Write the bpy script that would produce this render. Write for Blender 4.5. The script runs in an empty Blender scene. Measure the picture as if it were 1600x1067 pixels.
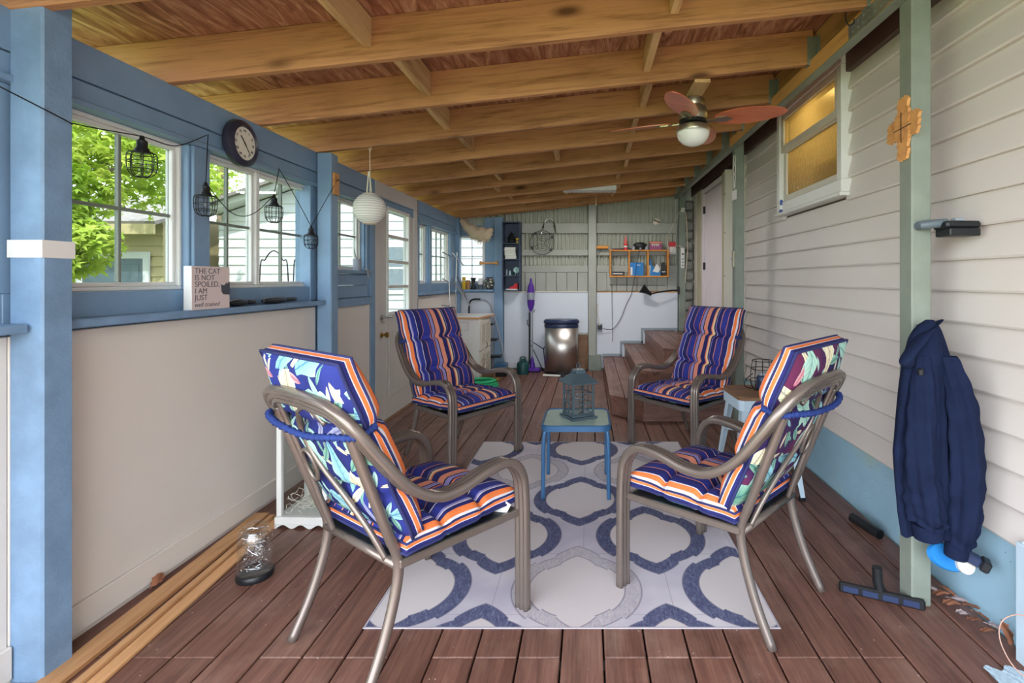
import bpy, bmesh, math, random
from mathutils import Vector, Matrix, Euler

# ---------------------------------------------------------------- camera, sky, sun, exposure
scene = bpy.context.scene
F, VX, VY, H = 793.0, 920.0, 437.0, 1.28          # focal length in pixels, vanishing point, eye height
cam_data = bpy.data.cameras.new('camera')
cam = bpy.data.objects.new('camera', cam_data)
scene.collection.objects.link(cam)
cam.location = (0, 0, H)
cam.rotation_euler = (math.pi / 2, 0, 0)
cam_data.sensor_width = 36.0
cam_data.lens = F / 1600 * 36
cam_data.shift_x = -(VX - 800) / 1600
cam_data.shift_y = -(533.5 - VY) / 1600
cam_data.clip_start = 0.02
scene.camera = cam

world = bpy.data.worlds.new('world')
scene.world = world
world.use_nodes = True
wn = world.node_tree
bg = wn.nodes['Background']
bg.inputs[0].default_value = (0.86, 0.93, 1.0, 1)
bg.inputs[1].default_value = 2.6

sun_data = bpy.data.lights.new('sun', 'SUN')
sun_data.energy = 3.6
sun_data.angle = 0.02
sun_data.color = (1.0, 0.95, 0.86)
sun = bpy.data.objects.new('sun', sun_data)
scene.collection.objects.link(sun)
sun.rotation_euler = Vector((-0.30, 0.62, -0.95)).to_track_quat('-Z', 'Y').to_euler()

vs = scene.view_settings
vs.view_transform = 'Standard'
vs.look = 'None'
vs.exposure = 1.78
vs.gamma = 1.0
vs.use_curve_mapping = False

R = random.Random(7)
PI = math.pi
COL = scene.collection

# ---------------------------------------------------------------- helpers
def at(px, py, Y):
    return Vector(((px - VX) * Y / F, Y, H - (py - VY) * Y / F))

def s2l(c):
    c = c / 255.0
    return c / 12.92 if c <= 0.04045 else ((c + 0.055) / 1.055) ** 2.4

def rgb(r, g, b):
    return (s2l(r), s2l(g), s2l(b), 1.0)

class MB:
    def __init__(self):
        self.v, self.f, self.m, self.uv = [], [], [], {}

    def mark(self):
        return len(self.v)

    def xf(self, start, M):
        for i in range(start, len(self.v)):
            self.v[i] = tuple(M @ Vector(self.v[i]))
        return self

    def add(self, verts, faces, mi=0):
        o = len(self.v)
        self.v += [tuple(p) for p in verts]
        for fc in faces:
            self.f.append(tuple(o + i for i in fc))
            self.m.append(mi)
        return self

    def box(self, x0, x1, y0, y1, z0, z1, c=0.0, mi=0):
        if x0 > x1: x0, x1 = x1, x0
        if y0 > y1: y0, y1 = y1, y0
        if z0 > z1: z0, z1 = z1, z0
        if c <= 0:
            V = [(x, y, z) for z in (z0, z1) for y in (y0, y1) for x in (x0, x1)]
            return self.add(V, [(0, 2, 3, 1), (4, 5, 7, 6), (0, 1, 5, 4), (2, 6, 7, 3), (0, 4, 6, 2), (1, 3, 7, 5)], mi)
        c = min(c, (x1 - x0) * .45, (y1 - y0) * .45, (z1 - z0) * .45)
        lo, hi = (x0, y0, z0), (x1, y1, z1)
        V, idx = [], {}
        for sx in (0, 1):
            for sy in (0, 1):
                for sz in (0, 1):
                    s = (sx, sy, sz)
                    for a in range(3):
                        p = [(hi[k] if s[k] else lo[k]) for k in range(3)]
                        for k in range(3):
                            if k != a:
                                p[k] += -c if s[k] else c
                        idx[(s, a)] = len(V)
                        V.append(tuple(p))
        Fc = []
        for a in range(3):
            b, d = [(1, 2), (0, 2), (0, 1)][a]
            for sa in (0, 1):
                q = []
                for (sb, sd) in ((0, 0), (1, 0), (1, 1), (0, 1)):
                    s = [0, 0, 0]; s[a] = sa; s[b] = sb; s[d] = sd
                    q.append(idx[(tuple(s), a)])
                Fc.append(tuple(q))
            for sb in (0, 1):
                for sd in (0, 1):
                    s0 = [0, 0, 0]; s0[b] = sb; s0[d] = sd
                    s1 = list(s0); s1[a] = 1
                    s0, s1 = tuple(s0), tuple(s1)
                    Fc.append((idx[(s0, b)], idx[(s1, b)], idx[(s1, d)], idx[(s0, d)]))
        for sx in (0, 1):
            for sy in (0, 1):
                for sz in (0, 1):
                    s = (sx, sy, sz)
                    Fc.append((idx[(s, 0)], idx[(s, 1)], idx[(s, 2)]))
        return self.add(V, Fc, mi)

    def bar(self, p0, p1, w, h, c=0.0, up=(0, 0, 1), mi=0):
        """square bar from p0 to p1, w sideways, h along 'up'"""
        p0, p1 = Vector(p0), Vector(p1)
        d = p1 - p0
        L = d.length
        d.normalize()
        up = Vector(up)
        s = d.cross(up)
        if s.length < 1e-5:
            s = d.cross(Vector((1, 0, 0)))
        s.normalize()
        u = s.cross(d)
        M = Matrix(((s.x, d.x, u.x, p0.x), (s.y, d.y, u.y, p0.y), (s.z, d.z, u.z, p0.z), (0, 0, 0, 1)))
        k = self.mark()
        self.box(-w / 2, w / 2, 0, L, -h / 2, h / 2, c, mi)
        return self.xf(k, M)

    def sweep(self, path, prof, b0=None, closed=False, caps=True, scale=None, mi=0):
        P = [Vector(p) for p in path]
        n = len(P)
        T = []
        for i in range(n):
            if closed:
                t = P[(i + 1) % n] - P[i - 1]
            else:
                t = P[min(i + 1, n - 1)] - P[max(i - 1, 0)]
            if t.length < 1e-9:
                t = Vector((0, 0, 1))
            T.append(t.normalized())
        if b0 is None:
            b0 = Vector((0, 0, 1)) if abs(T[0].z) < .9 else Vector((1, 0, 0))
        b = Vector(b0)
        b = (b - T[0] * b.dot(T[0])).normalized()
        V = []
        k = len(prof)
        for i in range(n):
            if i:
                q = T[i - 1].rotation_difference(T[i])
                b = q @ b
                b = (b - T[i] * b.dot(T[i])).normalized()
            a = T[i].cross(b)
            s = scale[i] if scale else 1.0
            for (x, y) in prof:
                V.append(P[i] + b * (x * s) + a * (y * s))
        Fc = []
        for i in range(n if closed else n - 1):
            j = (i + 1) % n
            for q in range(k):
                r = (q + 1) % k
                Fc.append((i * k + q, i * k + r, j * k + r, j * k + q))
        if caps and not closed:
            Fc.append(tuple(range(k)))
            Fc.append(tuple((n - 1) * k + q for q in range(k)))
        return self.add(V, Fc, mi)

    def tube(self, path, r, n=8, closed=False, caps=True, mi=0):
        rr = r if isinstance(r, (list, tuple)) else None
        prof = [(math.cos(2 * PI * i / n), math.sin(2 * PI * i / n)) for i in range(n)]
        if rr is None:
            return self.sweep(path, [(x * r, y * r) for x, y in prof], None, closed, caps, None, mi)
        return self.sweep(path, prof, None, closed, caps, rr, mi)

    def lathe(self, prof, n=20, c=(0, 0, 0), sx=1.0, sy=1.0, mi=0):
        V, Fc = [], []
        for (r, z) in prof:
            for i in range(n):
                a = 2 * PI * i / n
                V.append((c[0] + r * math.cos(a) * sx, c[1] + r * math.sin(a) * sy, c[2] + z))
        m = len(prof)
        for j in range(m - 1):
            for i in range(n):
                k = (i + 1) % n
                Fc.append((j * n + i, j * n + k, (j + 1) * n + k, (j + 1) * n + i))
        if prof[0][0] > 1e-4:
            Fc.append(tuple(range(n)))
        if prof[-1][0] > 1e-4:
            Fc.append(tuple((m - 1) * n + i for i in range(n)))
        return self.add(V, Fc, mi)

    def prism(self, poly, z0, z1, mi=0):
        n = len(poly)
        V = [(x, y, z0) for x, y in poly] + [(x, y, z1) for x, y in poly]
        Fc = [tuple(range(n)), tuple(n + i for i in range(n))]
        Fc += [(i, (i + 1) % n, n + (i + 1) % n, n + i) for i in range(n)]
        return self.add(V, Fc, mi)

    def grid(self, fn, nu, nv, closed_u=False, mi=0, uvfn=None):
        o = len(self.v)
        V = [fn(i / (nu if closed_u else nu - 1), j / (nv - 1)) for j in range(nv) for i in range(nu)]
        Fc = []
        for j in range(nv - 1):
            for i in range(nu if closed_u else nu - 1):
                k = (i + 1) % nu
                Fc.append((j * nu + i, j * nu + k, (j + 1) * nu + k, (j + 1) * nu + i))
        if uvfn:
            for j in range(nv):
                for i in range(nu):
                    self.uv[o + j * nu + i] = uvfn(i / (nu - 1), j / (nv - 1))
        return self.add(V, Fc, mi)

    def build(self, name, mat, parent=None, smooth=False, loc=None, rot=None, fix=True, weld=False):
        me = bpy.data.meshes.new(name)
        me.from_pydata(self.v, [], self.f)
        mats = mat if isinstance(mat, (list, tuple)) else [mat]
        for mm in mats:
            me.materials.append(mm)
        if len(mats) > 1:
            me.polygons.foreach_set('material_index', self.m)
        if self.uv:
            ul = me.uv_layers.new(name='uv')
            for lp in me.loops:
                ul.data[lp.index].uv = self.uv.get(lp.vertex_index, (0, 0))
        if fix or weld:
            bm = bmesh.new()
            bm.from_mesh(me)
            if weld:
                bmesh.ops.remove_doubles(bm, verts=bm.verts, dist=1e-5)
            if fix:
                bmesh.ops.recalc_face_normals(bm, faces=bm.faces)
            bm.to_mesh(me)
            bm.free()
        if smooth:
            me.polygons.foreach_set('use_smooth', [True] * len(me.polygons))
            if smooth != 'all':
                try:
                    me.set_sharp_from_angle(angle=math.radians(40))
                except Exception:
                    pass
        me.update()
        o = bpy.data.objects.new(name, me)
        COL.objects.link(o)
        if parent is not None:
            o.parent = parent
        if loc is not None:
            o.location = loc
        if rot is not None:
            o.rotation_euler = rot
        return o

def smooth_path(pts, per=6, closed=False):
    P = [Vector(p) for p in pts]
    n = len(P)
    out = []
    rng = range(n) if closed else range(n - 1)
    for i in rng:
        if closed:
            p0, p1, p2, p3 = P[i - 1], P[i], P[(i + 1) % n], P[(i + 2) % n]
        else:
            p0, p1, p2, p3 = P[max(i - 1, 0)], P[i], P[i + 1], P[min(i + 2, n - 1)]
        for k in range(per):
            t = k / per
            out.append(0.5 * ((2 * p1) + (p2 - p0) * t + (2 * p0 - 5 * p1 + 4 * p2 - p3) * t * t + (3 * p1 - p0 - 3 * p2 + p3) * t ** 3))
    if not closed:
        out.append(P[-1])
    return out

def thing(name, label, cat, loc=(0, 0, 0), rotz=0.0, group=None, kind=None):
    o = bpy.data.objects.new(name, None)
    o.empty_display_size = 0.1
    COL.objects.link(o)
    o.location = loc
    o.rotation_euler = (0, 0, rotz)
    return tag(o, label, cat, group, kind)

def tag(o, label=None, cat=None, group=None, kind=None):
    if label: o['label'] = label
    if cat: o['category'] = cat
    if group: o['group'] = group
    if kind: o['kind'] = kind
    return o

def struct(name, loc=(0, 0, 0), label=None):
    o = bpy.data.objects.new(name, None)
    o.empty_display_size = 0.1
    COL.objects.link(o)
    o.location = loc
    o['kind'] = 'structure'
    if label: o['label'] = label
    return o

def copy_tree(o, parent=None):
    c = o.copy()
    COL.objects.link(c)
    c.parent = parent
    for ch in [x for x in bpy.data.objects if x.parent == o]:
        copy_tree(ch, c)
    return c

def text_mesh(body, size, mat, parent, M, name='lettering', extrude=0.0006, align='LEFT', shear=0.0):
    cu = bpy.data.curves.new('t', 'FONT')
    cu.body = body
    cu.size = size
    cu.extrude = extrude
    cu.align_x = align
    cu.shear = shear
    ob = bpy.data.objects.new('t', cu)
    COL.objects.link(ob)
    bpy.context.view_layer.update()
    dg = bpy.context.evaluated_depsgraph_get()
    me = bpy.data.meshes.new_from_object(ob.evaluated_get(dg))
    me.name = name
    bpy.data.objects.remove(ob)
    me.transform(M)
    me.materials.clear()
    me.materials.append(mat)
    o = bpy.data.objects.new(name, me)
    COL.objects.link(o)
    o.parent = parent
    return o

# ---------------------------------------------------------------- material helpers
class G:
    """small shader graph helper"""
    def __init__(self, name):
        self.mat = bpy.data.materials.new(name)
        self.mat.use_nodes = True
        self.nt = self.mat.node_tree
        self.bsdf = self.nt.nodes['Principled BSDF']
        self.out = self.nt.nodes['Material Output']

    def n(self, t, **kw):
        nd = self.nt.nodes.new(t)
        for k, v in kw.items():
            setattr(nd, k, v)
        return nd

    def link(self, a, b):
        self.nt.links.new(a, b)

    def put(self, sock, v):
        if hasattr(v, 'links') or isinstance(v, bpy.types.NodeSocket):
            self.link(v, sock)
        else:
            sock.default_value = v

    def m(self, op, a, b=None, c=None, clamp=False):
        nd = self.n('ShaderNodeMath', operation=op)
        nd.use_clamp = clamp
        self.put(nd.inputs[0], a)
        if b is not None: self.put(nd.inputs[1], b)
        if c is not None: self.put(nd.inputs[2], c)
        return nd.outputs[0]

    def vm(self, op, a, b=None, out=0):
        nd = self.n('ShaderNodeVectorMath', operation=op)
        self.put(nd.inputs[0], a)
        if b is not None: self.put(nd.inputs[1], b)
        return nd.outputs[out]

    def mix(self, f, a, b, mode='MIX'):
        nd = self.n('ShaderNodeMix', data_type='RGBA', blend_type=mode)
        self.put(nd.inputs[0], f)
        self.put(nd.inputs[6], a)
        self.put(nd.inputs[7], b)
        return nd.outputs[2]

    def coord(self, kind='Object', scale=(1, 1, 1), rand=0.0, loc=(0, 0, 0)):
        tc = self.n('ShaderNodeTexCoord')
        v = tc.outputs[kind]
        if rand:
            oi = self.n('ShaderNodeObjectInfo')
            k = self.m('MULTIPLY', oi.outputs['Random'], rand)
            v = self.vm('ADD', v, k)
        mp = self.n('ShaderNodeMapping')
        mp.inputs['Scale'].default_value = scale
        mp.inputs['Location'].default_value = loc
        self.link(v, mp.inputs['Vector'])
        return mp.outputs[0]

    def noise(self, vec, scale, detail=3, rough=.55, dist=0.0):
        nd = self.n('ShaderNodeTexNoise')
        self.link(vec, nd.inputs['Vector'])
        nd.inputs['Scale'].default_value = scale
        nd.inputs['Detail'].default_value = detail
        nd.inputs['Roughness'].default_value = rough
        nd.inputs['Distortion'].default_value = dist
        return nd.outputs['Fac']

    def ramp(self, f, stops, interp='LINEAR'):
        nd = self.n('ShaderNodeValToRGB')
        cr = nd.color_ramp
        cr.interpolation = interp
        while len(cr.elements) < len(stops):
            cr.elements.new(0.5)
        for e, (p, c) in zip(cr.elements, stops):
            e.position = p
            e.color = c if len(c) == 4 else (*c, 1)
        self.put(nd.inputs[0], f)
        return nd.outputs[0]

    def rand(self):
        return self.n('ShaderNodeObjectInfo').outputs['Random']

    def set(self, color=None, rough=None, metal=None, spec=None):
        b = self.bsdf.inputs
        if color is not None: self.put(b['Base Color'], color)
        if rough is not None: self.put(b['Roughness'], rough)
        if metal is not None: self.put(b['Metallic'], metal)
        if spec is not None: self.put(b['Specular IOR Level'], spec)
        return self

    def bump(self, h, strength=.3, dist=.01):
        nd = self.n('ShaderNodeBump')
        nd.inputs['Strength'].default_value = strength
        nd.inputs['Distance'].default_value = dist
        self.link(h, nd.inputs['Height'])
        self.link(nd.outputs[0], self.bsdf.inputs['Normal'])
        return self

def dk(c, k):
    return (c[0] * k, c[1] * k, c[2] * k, 1)

def paint(name, c, rough=.5, var=.12, scale=6.0, metal=0.0, bump=.0, spec=.4):
    g = G(name)
    v = g.coord('Object', rand=10)
    f = g.noise(v, scale, 4)
    g.set(g.ramp(f, [(.3, dk(c, 1 - var)), (.7, dk(c, 1 + var * .6))]), rough, metal, spec)
    if bump:
        g.bump(g.noise(v, scale * 12, 3), bump, .004)
    return g.mat

def flat(name, c, rough=.5, metal=0.0, spec=.4):
    g = G(name)
    g.set(c, rough, metal, spec)
    return g.mat

def wood(name, c, dark, axis=0, rough=.6, grain=1.0, knots=0.0, blotch=.25, bump=.12, spec=.3, piece=.18):
    """grain running along local axis; each piece gets its own tone"""
    g = G(name)
    sc = [9.0, 9.0, 9.0]
    sc[axis] = .45
    v = g.coord('Object', tuple(sc), rand=17)
    f1 = g.noise(v, 2.2 * grain, 5, .6, 1.2)
    f2 = g.noise(v, 14 * grain, 3, .6)
    t = g.m('ADD', g.m('MULTIPLY', f1, .7), g.m('MULTIPLY', f2, .3))
    col = g.ramp(t, [(.32, dark), (.5, c), (.72, dk(c, 1.18))])
    vb = g.coord('Object', (1, 1, 1), rand=31)
    fb = g.noise(vb, 2.5, 3)
    col = g.mix(g.m('MULTIPLY', g.ramp(fb, [(.45, (0, 0, 0)), (.75, (1, 1, 1))]), blotch), col, dk(dark, .7))
    if knots:
        s2 = [6.0, 6.0, 6.0]
        s2[axis] = 2.2
        vk = g.coord('Object', tuple(s2), rand=23)
        vo = g.n('ShaderNodeTexVoronoi')
        g.link(vk, vo.inputs['Vector'])
        vo.inputs['Scale'].default_value = .8
        k = g.ramp(vo.outputs['Distance'], [(.05, (1, 1, 1)), (.13, (.25, .25, .25)), (.17, (0, 0, 0))])
        col = g.mix(g.m('MULTIPLY', k, knots), col, dk(dark, .35))
    tone = g.m('ADD', 1 - piece / 2, g.m('MULTIPLY', g.rand(), piece))
    col = g.vm('SCALE', col)
    nd = col.node
    g.put(nd.inputs['Scale'], tone)
    g.set(col, rough, 0, spec)
    if bump:
        g.bump(t, bump, .004)
    return g.mat

M = {}
BLUE = rgb(126, 156, 186)
M['blue'] = paint('blue_paint', BLUE, .45, .10, 5, bump=.12)
M['blue_rough'] = paint('weathered_blue_paint', rgb(122, 152, 184), .5, .16, 9, bump=.35)
M['green_paint'] = paint('grey_green_paint', rgb(130, 138, 128), .5, .14, 7, bump=.2)
M['greygreen'] = paint('sage_paint', rgb(164, 166, 158), .55, .08, 5, bump=.1)
M['white_wall'] = paint('white_wall_paint', rgb(226, 218, 210), .6, .03, 2)
M['cool_wall'] = paint('cool_white_wall_paint', rgb(216, 222, 232), .55, .03, 2)
M['white'] = paint('white_paint', rgb(225, 225, 222), .4, .04, 4)
M['cream'] = paint('cream_paint', rgb(214, 208, 196), .5, .06, 4)
M['door_white'] = paint('door_paint', rgb(205, 200, 196), .45, .05, 3)
M['door_pink'] = paint('pale_mauve_paint', rgb(216, 206, 210), .5, .05, 3)
M['olive_trim'] = paint('olive_trim_paint', rgb(172, 166, 140), .6, .12, 4)
M['rafter'] = wood('rafter_wood', rgb(182, 132, 90), rgb(132, 86, 54), 0, .6, 1.3, .9, .35)
M['block'] = wood('blocking_wood', rgb(206, 170, 122), rgb(160, 116, 72), 1, .65, 1.0, .4, .15)
M['rim'] = wood('rim_wood', rgb(176, 134, 84), rgb(130, 92, 50), 1, .65, 1.0, .8, .3)
M['beam'] = wood('beam_wood', rgb(222, 166, 100), rgb(180, 120, 64), 1, .6, .8, .9, .15)
M['pine_y'] = wood('pine_strip', rgb(206, 158, 112), rgb(176, 120, 76), 1, .5, 1.0, .2, .05)
M['pine_x'] = wood('pine_plank', rgb(206, 150, 92), rgb(170, 110, 60), 0, .5, 1.0, .2, .05)
M['orange_wood'] = wood('orange_varnished_pine', rgb(214, 142, 58), rgb(176, 102, 34), 0, .4, 1.0, .2, .1)
M['brown_wood'] = wood('brown_stained_wood', rgb(128, 96, 70), rgb(90, 64, 46), 0, .45, 1.2, 0, .1)
M['stud'] = wood('bare_stud', rgb(200, 120, 64), rgb(160, 80, 36), 2, .6, 1, .2, .2)

def m_ply():
    g = G('weathered_plywood')
    v = g.coord('Object', (9, 1.3, 1))
    f = g.noise(v, 1.6, 6, .65, 2.2)
    v2 = g.coord('Object', (1, 1, 1), loc=(3, 1, 0))
    f2 = g.noise(v2, 1.3, 4, .6, .6)
    col = g.ramp(f, [(.3, rgb(104, 66, 48)), (.5, rgb(160, 112, 84)), (.68, rgb(206, 164, 130))])
    col = g.mix(g.m('MULTIPLY', g.ramp(f2, [(.42, (0, 0, 0)), (.7, (1, 1, 1))]), .6), col, rgb(128, 70, 52))
    g.set(col, .7, 0, .25)
    g.bump(f, .2, .004)
    return g.mat
M['ply'] = m_ply()

def m_deck(name, axis):
    g = G(name)
    sc = [10, 10, 10]; sc[axis] = .5
    v = g.coord('Object', tuple(sc), rand=19)
    f1 = g.noise(v, 2.4, 5, .62, .6)
    f2 = g.noise(v, 13, 3, .6)
    t = g.m('ADD', g.m('MULTIPLY', f1, .6), g.m('MULTIPLY', f2, .4))
    col = g.ramp(t, [(.3, rgb(76, 48, 40)), (.5, rgb(113, 77, 66)), (.7, rgb(140, 100, 86))])
    vw = g.coord('Object', (1, 1, 1), rand=5)
    wear = g.ramp(g.noise(vw, 3.0, 5, .65), [(.5, (0, 0, 0)), (.72, (1, 1, 1))])
    col = g.mix(g.m('MULTIPLY', wear, .35), col, rgb(166, 136, 122))
    vo = g.n('ShaderNodeTexVoronoi')
    g.link(vw, vo.inputs['Vector'])
    vo.inputs['Scale'].default_value = 26
    spk = g.m('LESS_THAN', vo.outputs['Distance'], .075)
    spk = g.m('MULTIPLY', spk, g.m('GREATER_THAN', g.noise(vw, 9, 2), .55))
    col = g.mix(g.m('MULTIPLY', spk, .8), col, rgb(200, 180, 165))
    tone = g.m('ADD', .88, g.m('MULTIPLY', g.rand(), .24))
    col = g.vm('SCALE', col)
    g.put(col.node.inputs['Scale'], tone)
    g.set(col, g.ramp(t, [(.3, (.5, .5, .5)), (.7, (.36, .36, .36))]), 0, .5)
    g.bump(t, .25, .004)
    return g.mat
M['deck_y'] = m_deck('brown_deck_stain', 1)
M['deck_x'] = m_deck('brown_step_stain', 0)

def m_siding():
    g = G('vinyl_siding')
    v = g.coord('Object', (30, 1.2, 30), rand=7)
    f = g.noise(v, 3, 4, .6)
    v2 = g.coord('Object', (1, 1, 1))
    f2 = g.noise(v2, 1.1, 3)
    col = g.ramp(f2, [(.3, rgb(212, 203, 200)), (.7, rgb(222, 214, 208))])
    g.set(col, .45, 0, .35)
    g.bump(f, .18, .003)
    return g.mat
M['siding'] = m_siding()

def m_found():
    g = G('painted_foundation')
    v = g.coord('Object')
    f = g.noise(v, 2.5, 4)
    col = g.ramp(f, [(.3, rgb(146, 180, 200)), (.55, rgb(156, 192, 212)), (.75, rgb(176, 194, 182))])
    vo = g.n('ShaderNodeTexVoronoi')
    g.link(v, vo.inputs['Vector'])
    vo.inputs['Scale'].default_value = 38
    spk = g.m('MULTIPLY', g.m('LESS_THAN', vo.outputs['Distance'], .13), g.m('GREATER_THAN', g.noise(v, 5, 2), .54))
    col = g.mix(g.m('MULTIPLY', spk, .7), col, rgb(96, 110, 116))
    g.set(col, .7, 0, .3)
    g.bump(g.noise(v, 40, 4), .25, .004)
    return g.mat
M['foundation'] = m_found()

def m_glass(name, tint=(1, 1, 1, 1), refl=.06, rough=.0, bump=0):
    g = G(name)
    tr = g.n('ShaderNodeBsdfTransparent'); tr.inputs[0].default_value = tint
    gl = g.n('ShaderNodeBsdfGlossy'); gl.inputs['Roughness'].default_value = rough
    ge = g.n('ShaderNodeNewGeometry')
    cs_ = g.m('ABSOLUTE', g.vm('DOT_PRODUCT', ge.outputs['Normal'], ge.outputs['Incoming'], out=1))
    fz = g.m('POWER', g.m('SUBTRACT', 1.0, cs_), 5.0)
    mx = g.n('ShaderNodeMixShader')
    if bump:
        v = g.coord('Object', (1, 1, .35))
        bp = g.n('ShaderNodeBump'); bp.inputs['Strength'].default_value = bump; bp.inputs['Distance'].default_value = .02
        g.link(g.noise(v, 60, 2, .5, .6), bp.inputs['Height'])
        g.link(bp.outputs[0], gl.inputs['Normal'])
    g.link(g.m('ADD', g.m('MULTIPLY', fz, .5), refl * .5, clamp=True), mx.inputs[0])
    g.link(tr.outputs[0], mx.inputs[1])
    g.link(gl.outputs[0], mx.inputs[2])
    g.link(mx.outputs[0], g.out.inputs['Surface'])
    return g.mat
M['glass'] = m_glass('window_glass', (.66, .68, .69, 1))  # grey tint added to the glass to dim the bright view outside
M['lantern_glass'] = m_glass('lantern_glass', (.95, .97, .97, 1), .06)
M['dome_glass'] = m_glass('dome_glass', (.97, .98, .98, 1), .22, .02)
M['table_glass'] = paint('frosted_table_glass', rgb(160, 182, 172), .18, .10, 9, spec=.6)

def m_amber():
    g = G('amber_ripple_glass')
    tr = g.n('ShaderNodeBsdfTransparent'); tr.inputs[0].default_value = rgb(240, 226, 184)
    tl = g.n('ShaderNodeBsdfTranslucent'); tl.inputs[0].default_value = rgb(224, 198, 136)
    df = g.n('ShaderNodeBsdfDiffuse'); df.inputs[0].default_value = rgb(190, 162, 102)
    gl = g.n('ShaderNodeBsdfGlossy'); gl.inputs['Roughness'].default_value = .12
    v = g.coord('Object', (1, 1, .3))
    bp = g.n('ShaderNodeBump'); bp.inputs['Strength'].default_value = .8; bp.inputs['Distance'].default_value = .02
    g.link(g.noise(v, 55, 2, .5, .8), bp.inputs['Height'])
    for nd in (tl, df, gl):
        g.link(bp.outputs[0], nd.inputs['Normal'])
    m1 = g.n('ShaderNodeMixShader'); m1.inputs[0].default_value = .45
    g.link(tl.outputs[0], m1.inputs[1]); g.link(df.outputs[0], m1.inputs[2])
    m2 = g.n('ShaderNodeMixShader'); m2.inputs[0].default_value = .45
    g.link(tr.outputs[0], m2.inputs[1]); g.link(m1.outputs[0], m2.inputs[2])
    m3 = g.n('ShaderNodeMixShader'); m3.inputs[0].default_value = .10
    g.link(m2.outputs[0], m3.inputs[1]); g.link(gl.outputs[0], m3.inputs[2])
    g.link(m3.outputs[0], g.out.inputs['Surface'])
    return g.mat
M['amber'] = m_amber()

M['frame_metal'] = paint('bronze_grey_metal', rgb(122, 111, 105), .27, .05, 8, metal=.5, spec=.5)
M['dark_metal'] = paint('dark_metal', rgb(44, 46, 50), .4, .1, 8, metal=.5)
M['black'] = flat('black_plastic', rgb(26, 28, 32), .4)
M['black_wire'] = flat('black_wire', rgb(30, 30, 34), .45, .4)
M['navy_plastic'] = flat('navy_plastic', rgb(40, 52, 84), .35)
M['chrome'] = flat('chrome', rgb(205, 208, 212), .18, 1.0)
M['steel'] = paint('brushed_steel', rgb(206, 200, 194), .36, .06, 3, metal=1.0)
M['nickel'] = flat('brushed_nickel', rgb(178, 170, 150), .3, .9)
M['galv'] = paint('galvanised_steel', rgb(150, 160, 158), .45, .12, 20, metal=.6)
M['brass'] = flat('brass', rgb(190, 150, 80), .3, 1.0)
M['table_blue'] = flat('blue_enamel', rgb(62, 104, 146), .35, .2)
M['lantern_metal'] = paint('slate_lantern_metal', rgb(78, 96, 106), .45, .1, 9, metal=.3)
M['stool_white'] = paint('pale_blue_enamel', rgb(186, 206, 220), .4, .05, 4)
M['navy_cloth'] = paint('navy_fleece', rgb(25, 33, 58), .95, .2, 14, bump=.3, spec=.1)
M['strap'] = paint('blue_ruffled_elastic', rgb(42, 60, 122), .8, .2, 60, spec=.2)
M['piping'] = flat('navy_piping', rgb(38, 42, 92), .8)
M['paper'] = flat('rice_paper', rgb(232, 230, 222), .8)
M['wicker'] = paint('white_basket_wicker', rgb(226, 220, 206), .7, .1, 20)
M['tape'] = flat('white_tape', rgb(228, 226, 224), .5)
M['ink'] = flat('dark_ink', rgb(96, 92, 100), .8)
M['cat_ink'] = flat('charcoal_print', rgb(72, 76, 88), .8)
M['sign_pink'] = paint('blush_print', rgb(216, 198, 196), .7, .04, 9)
M['clock_face'] = paint('cream_clock_face', rgb(232, 228, 214), .5, .04, 8)
M['clock_frame'] = paint('dark_navy_clock_frame', rgb(48, 48, 66), .35, .15, 9)
M['purple'] = flat('purple_plastic', rgb(86, 46, 150), .25)
M['grey_plastic'] = flat('grey_plastic', rgb(150, 156, 166), .35)
M['teal_dark'] = flat('dark_teal_plastic', rgb(28, 74, 74), .4)
M['hose_green'] = flat('green_hose', rgb(42, 176, 120), .4)
M['shelf_navy'] = paint('navy_laminate', rgb(54, 66, 92), .5, .06, 6)
M['blue_box'] = flat('blue_carton', rgb(36, 124, 196), .5)
M['red'] = flat('red_plastic', rgb(206, 44, 52), .4)
M['yellow'] = flat('yellow_plastic', rgb(232, 190, 40), .45)
M['beige_cloth'] = paint('beige_canvas', rgb(206, 186, 164), .9, .12, 8, spec=.1)
M['stone'] = paint('grey_stone', rgb(132, 132, 128), .85, .25, 10, bump=.5)
M['wire_white'] = flat('cream_cable', rgb(214, 200, 178), .6)
M['leaf_dead'] = paint('dry_leaf', rgb(150, 96, 70), .85, .35, 25)
M['leaf_pale'] = paint('pale_dry_leaf', rgb(176, 156, 156), .85, .25, 25)
M['soffit'] = paint('brown_soffit', rgb(96, 78, 74), .6, .08, 4)
M['corr'] = paint('corrugated_sheet', rgb(182, 184, 172), .45, .08, 4)
M['mint'] = flat('mint_ceramic', rgb(170, 205, 205), .35)
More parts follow.
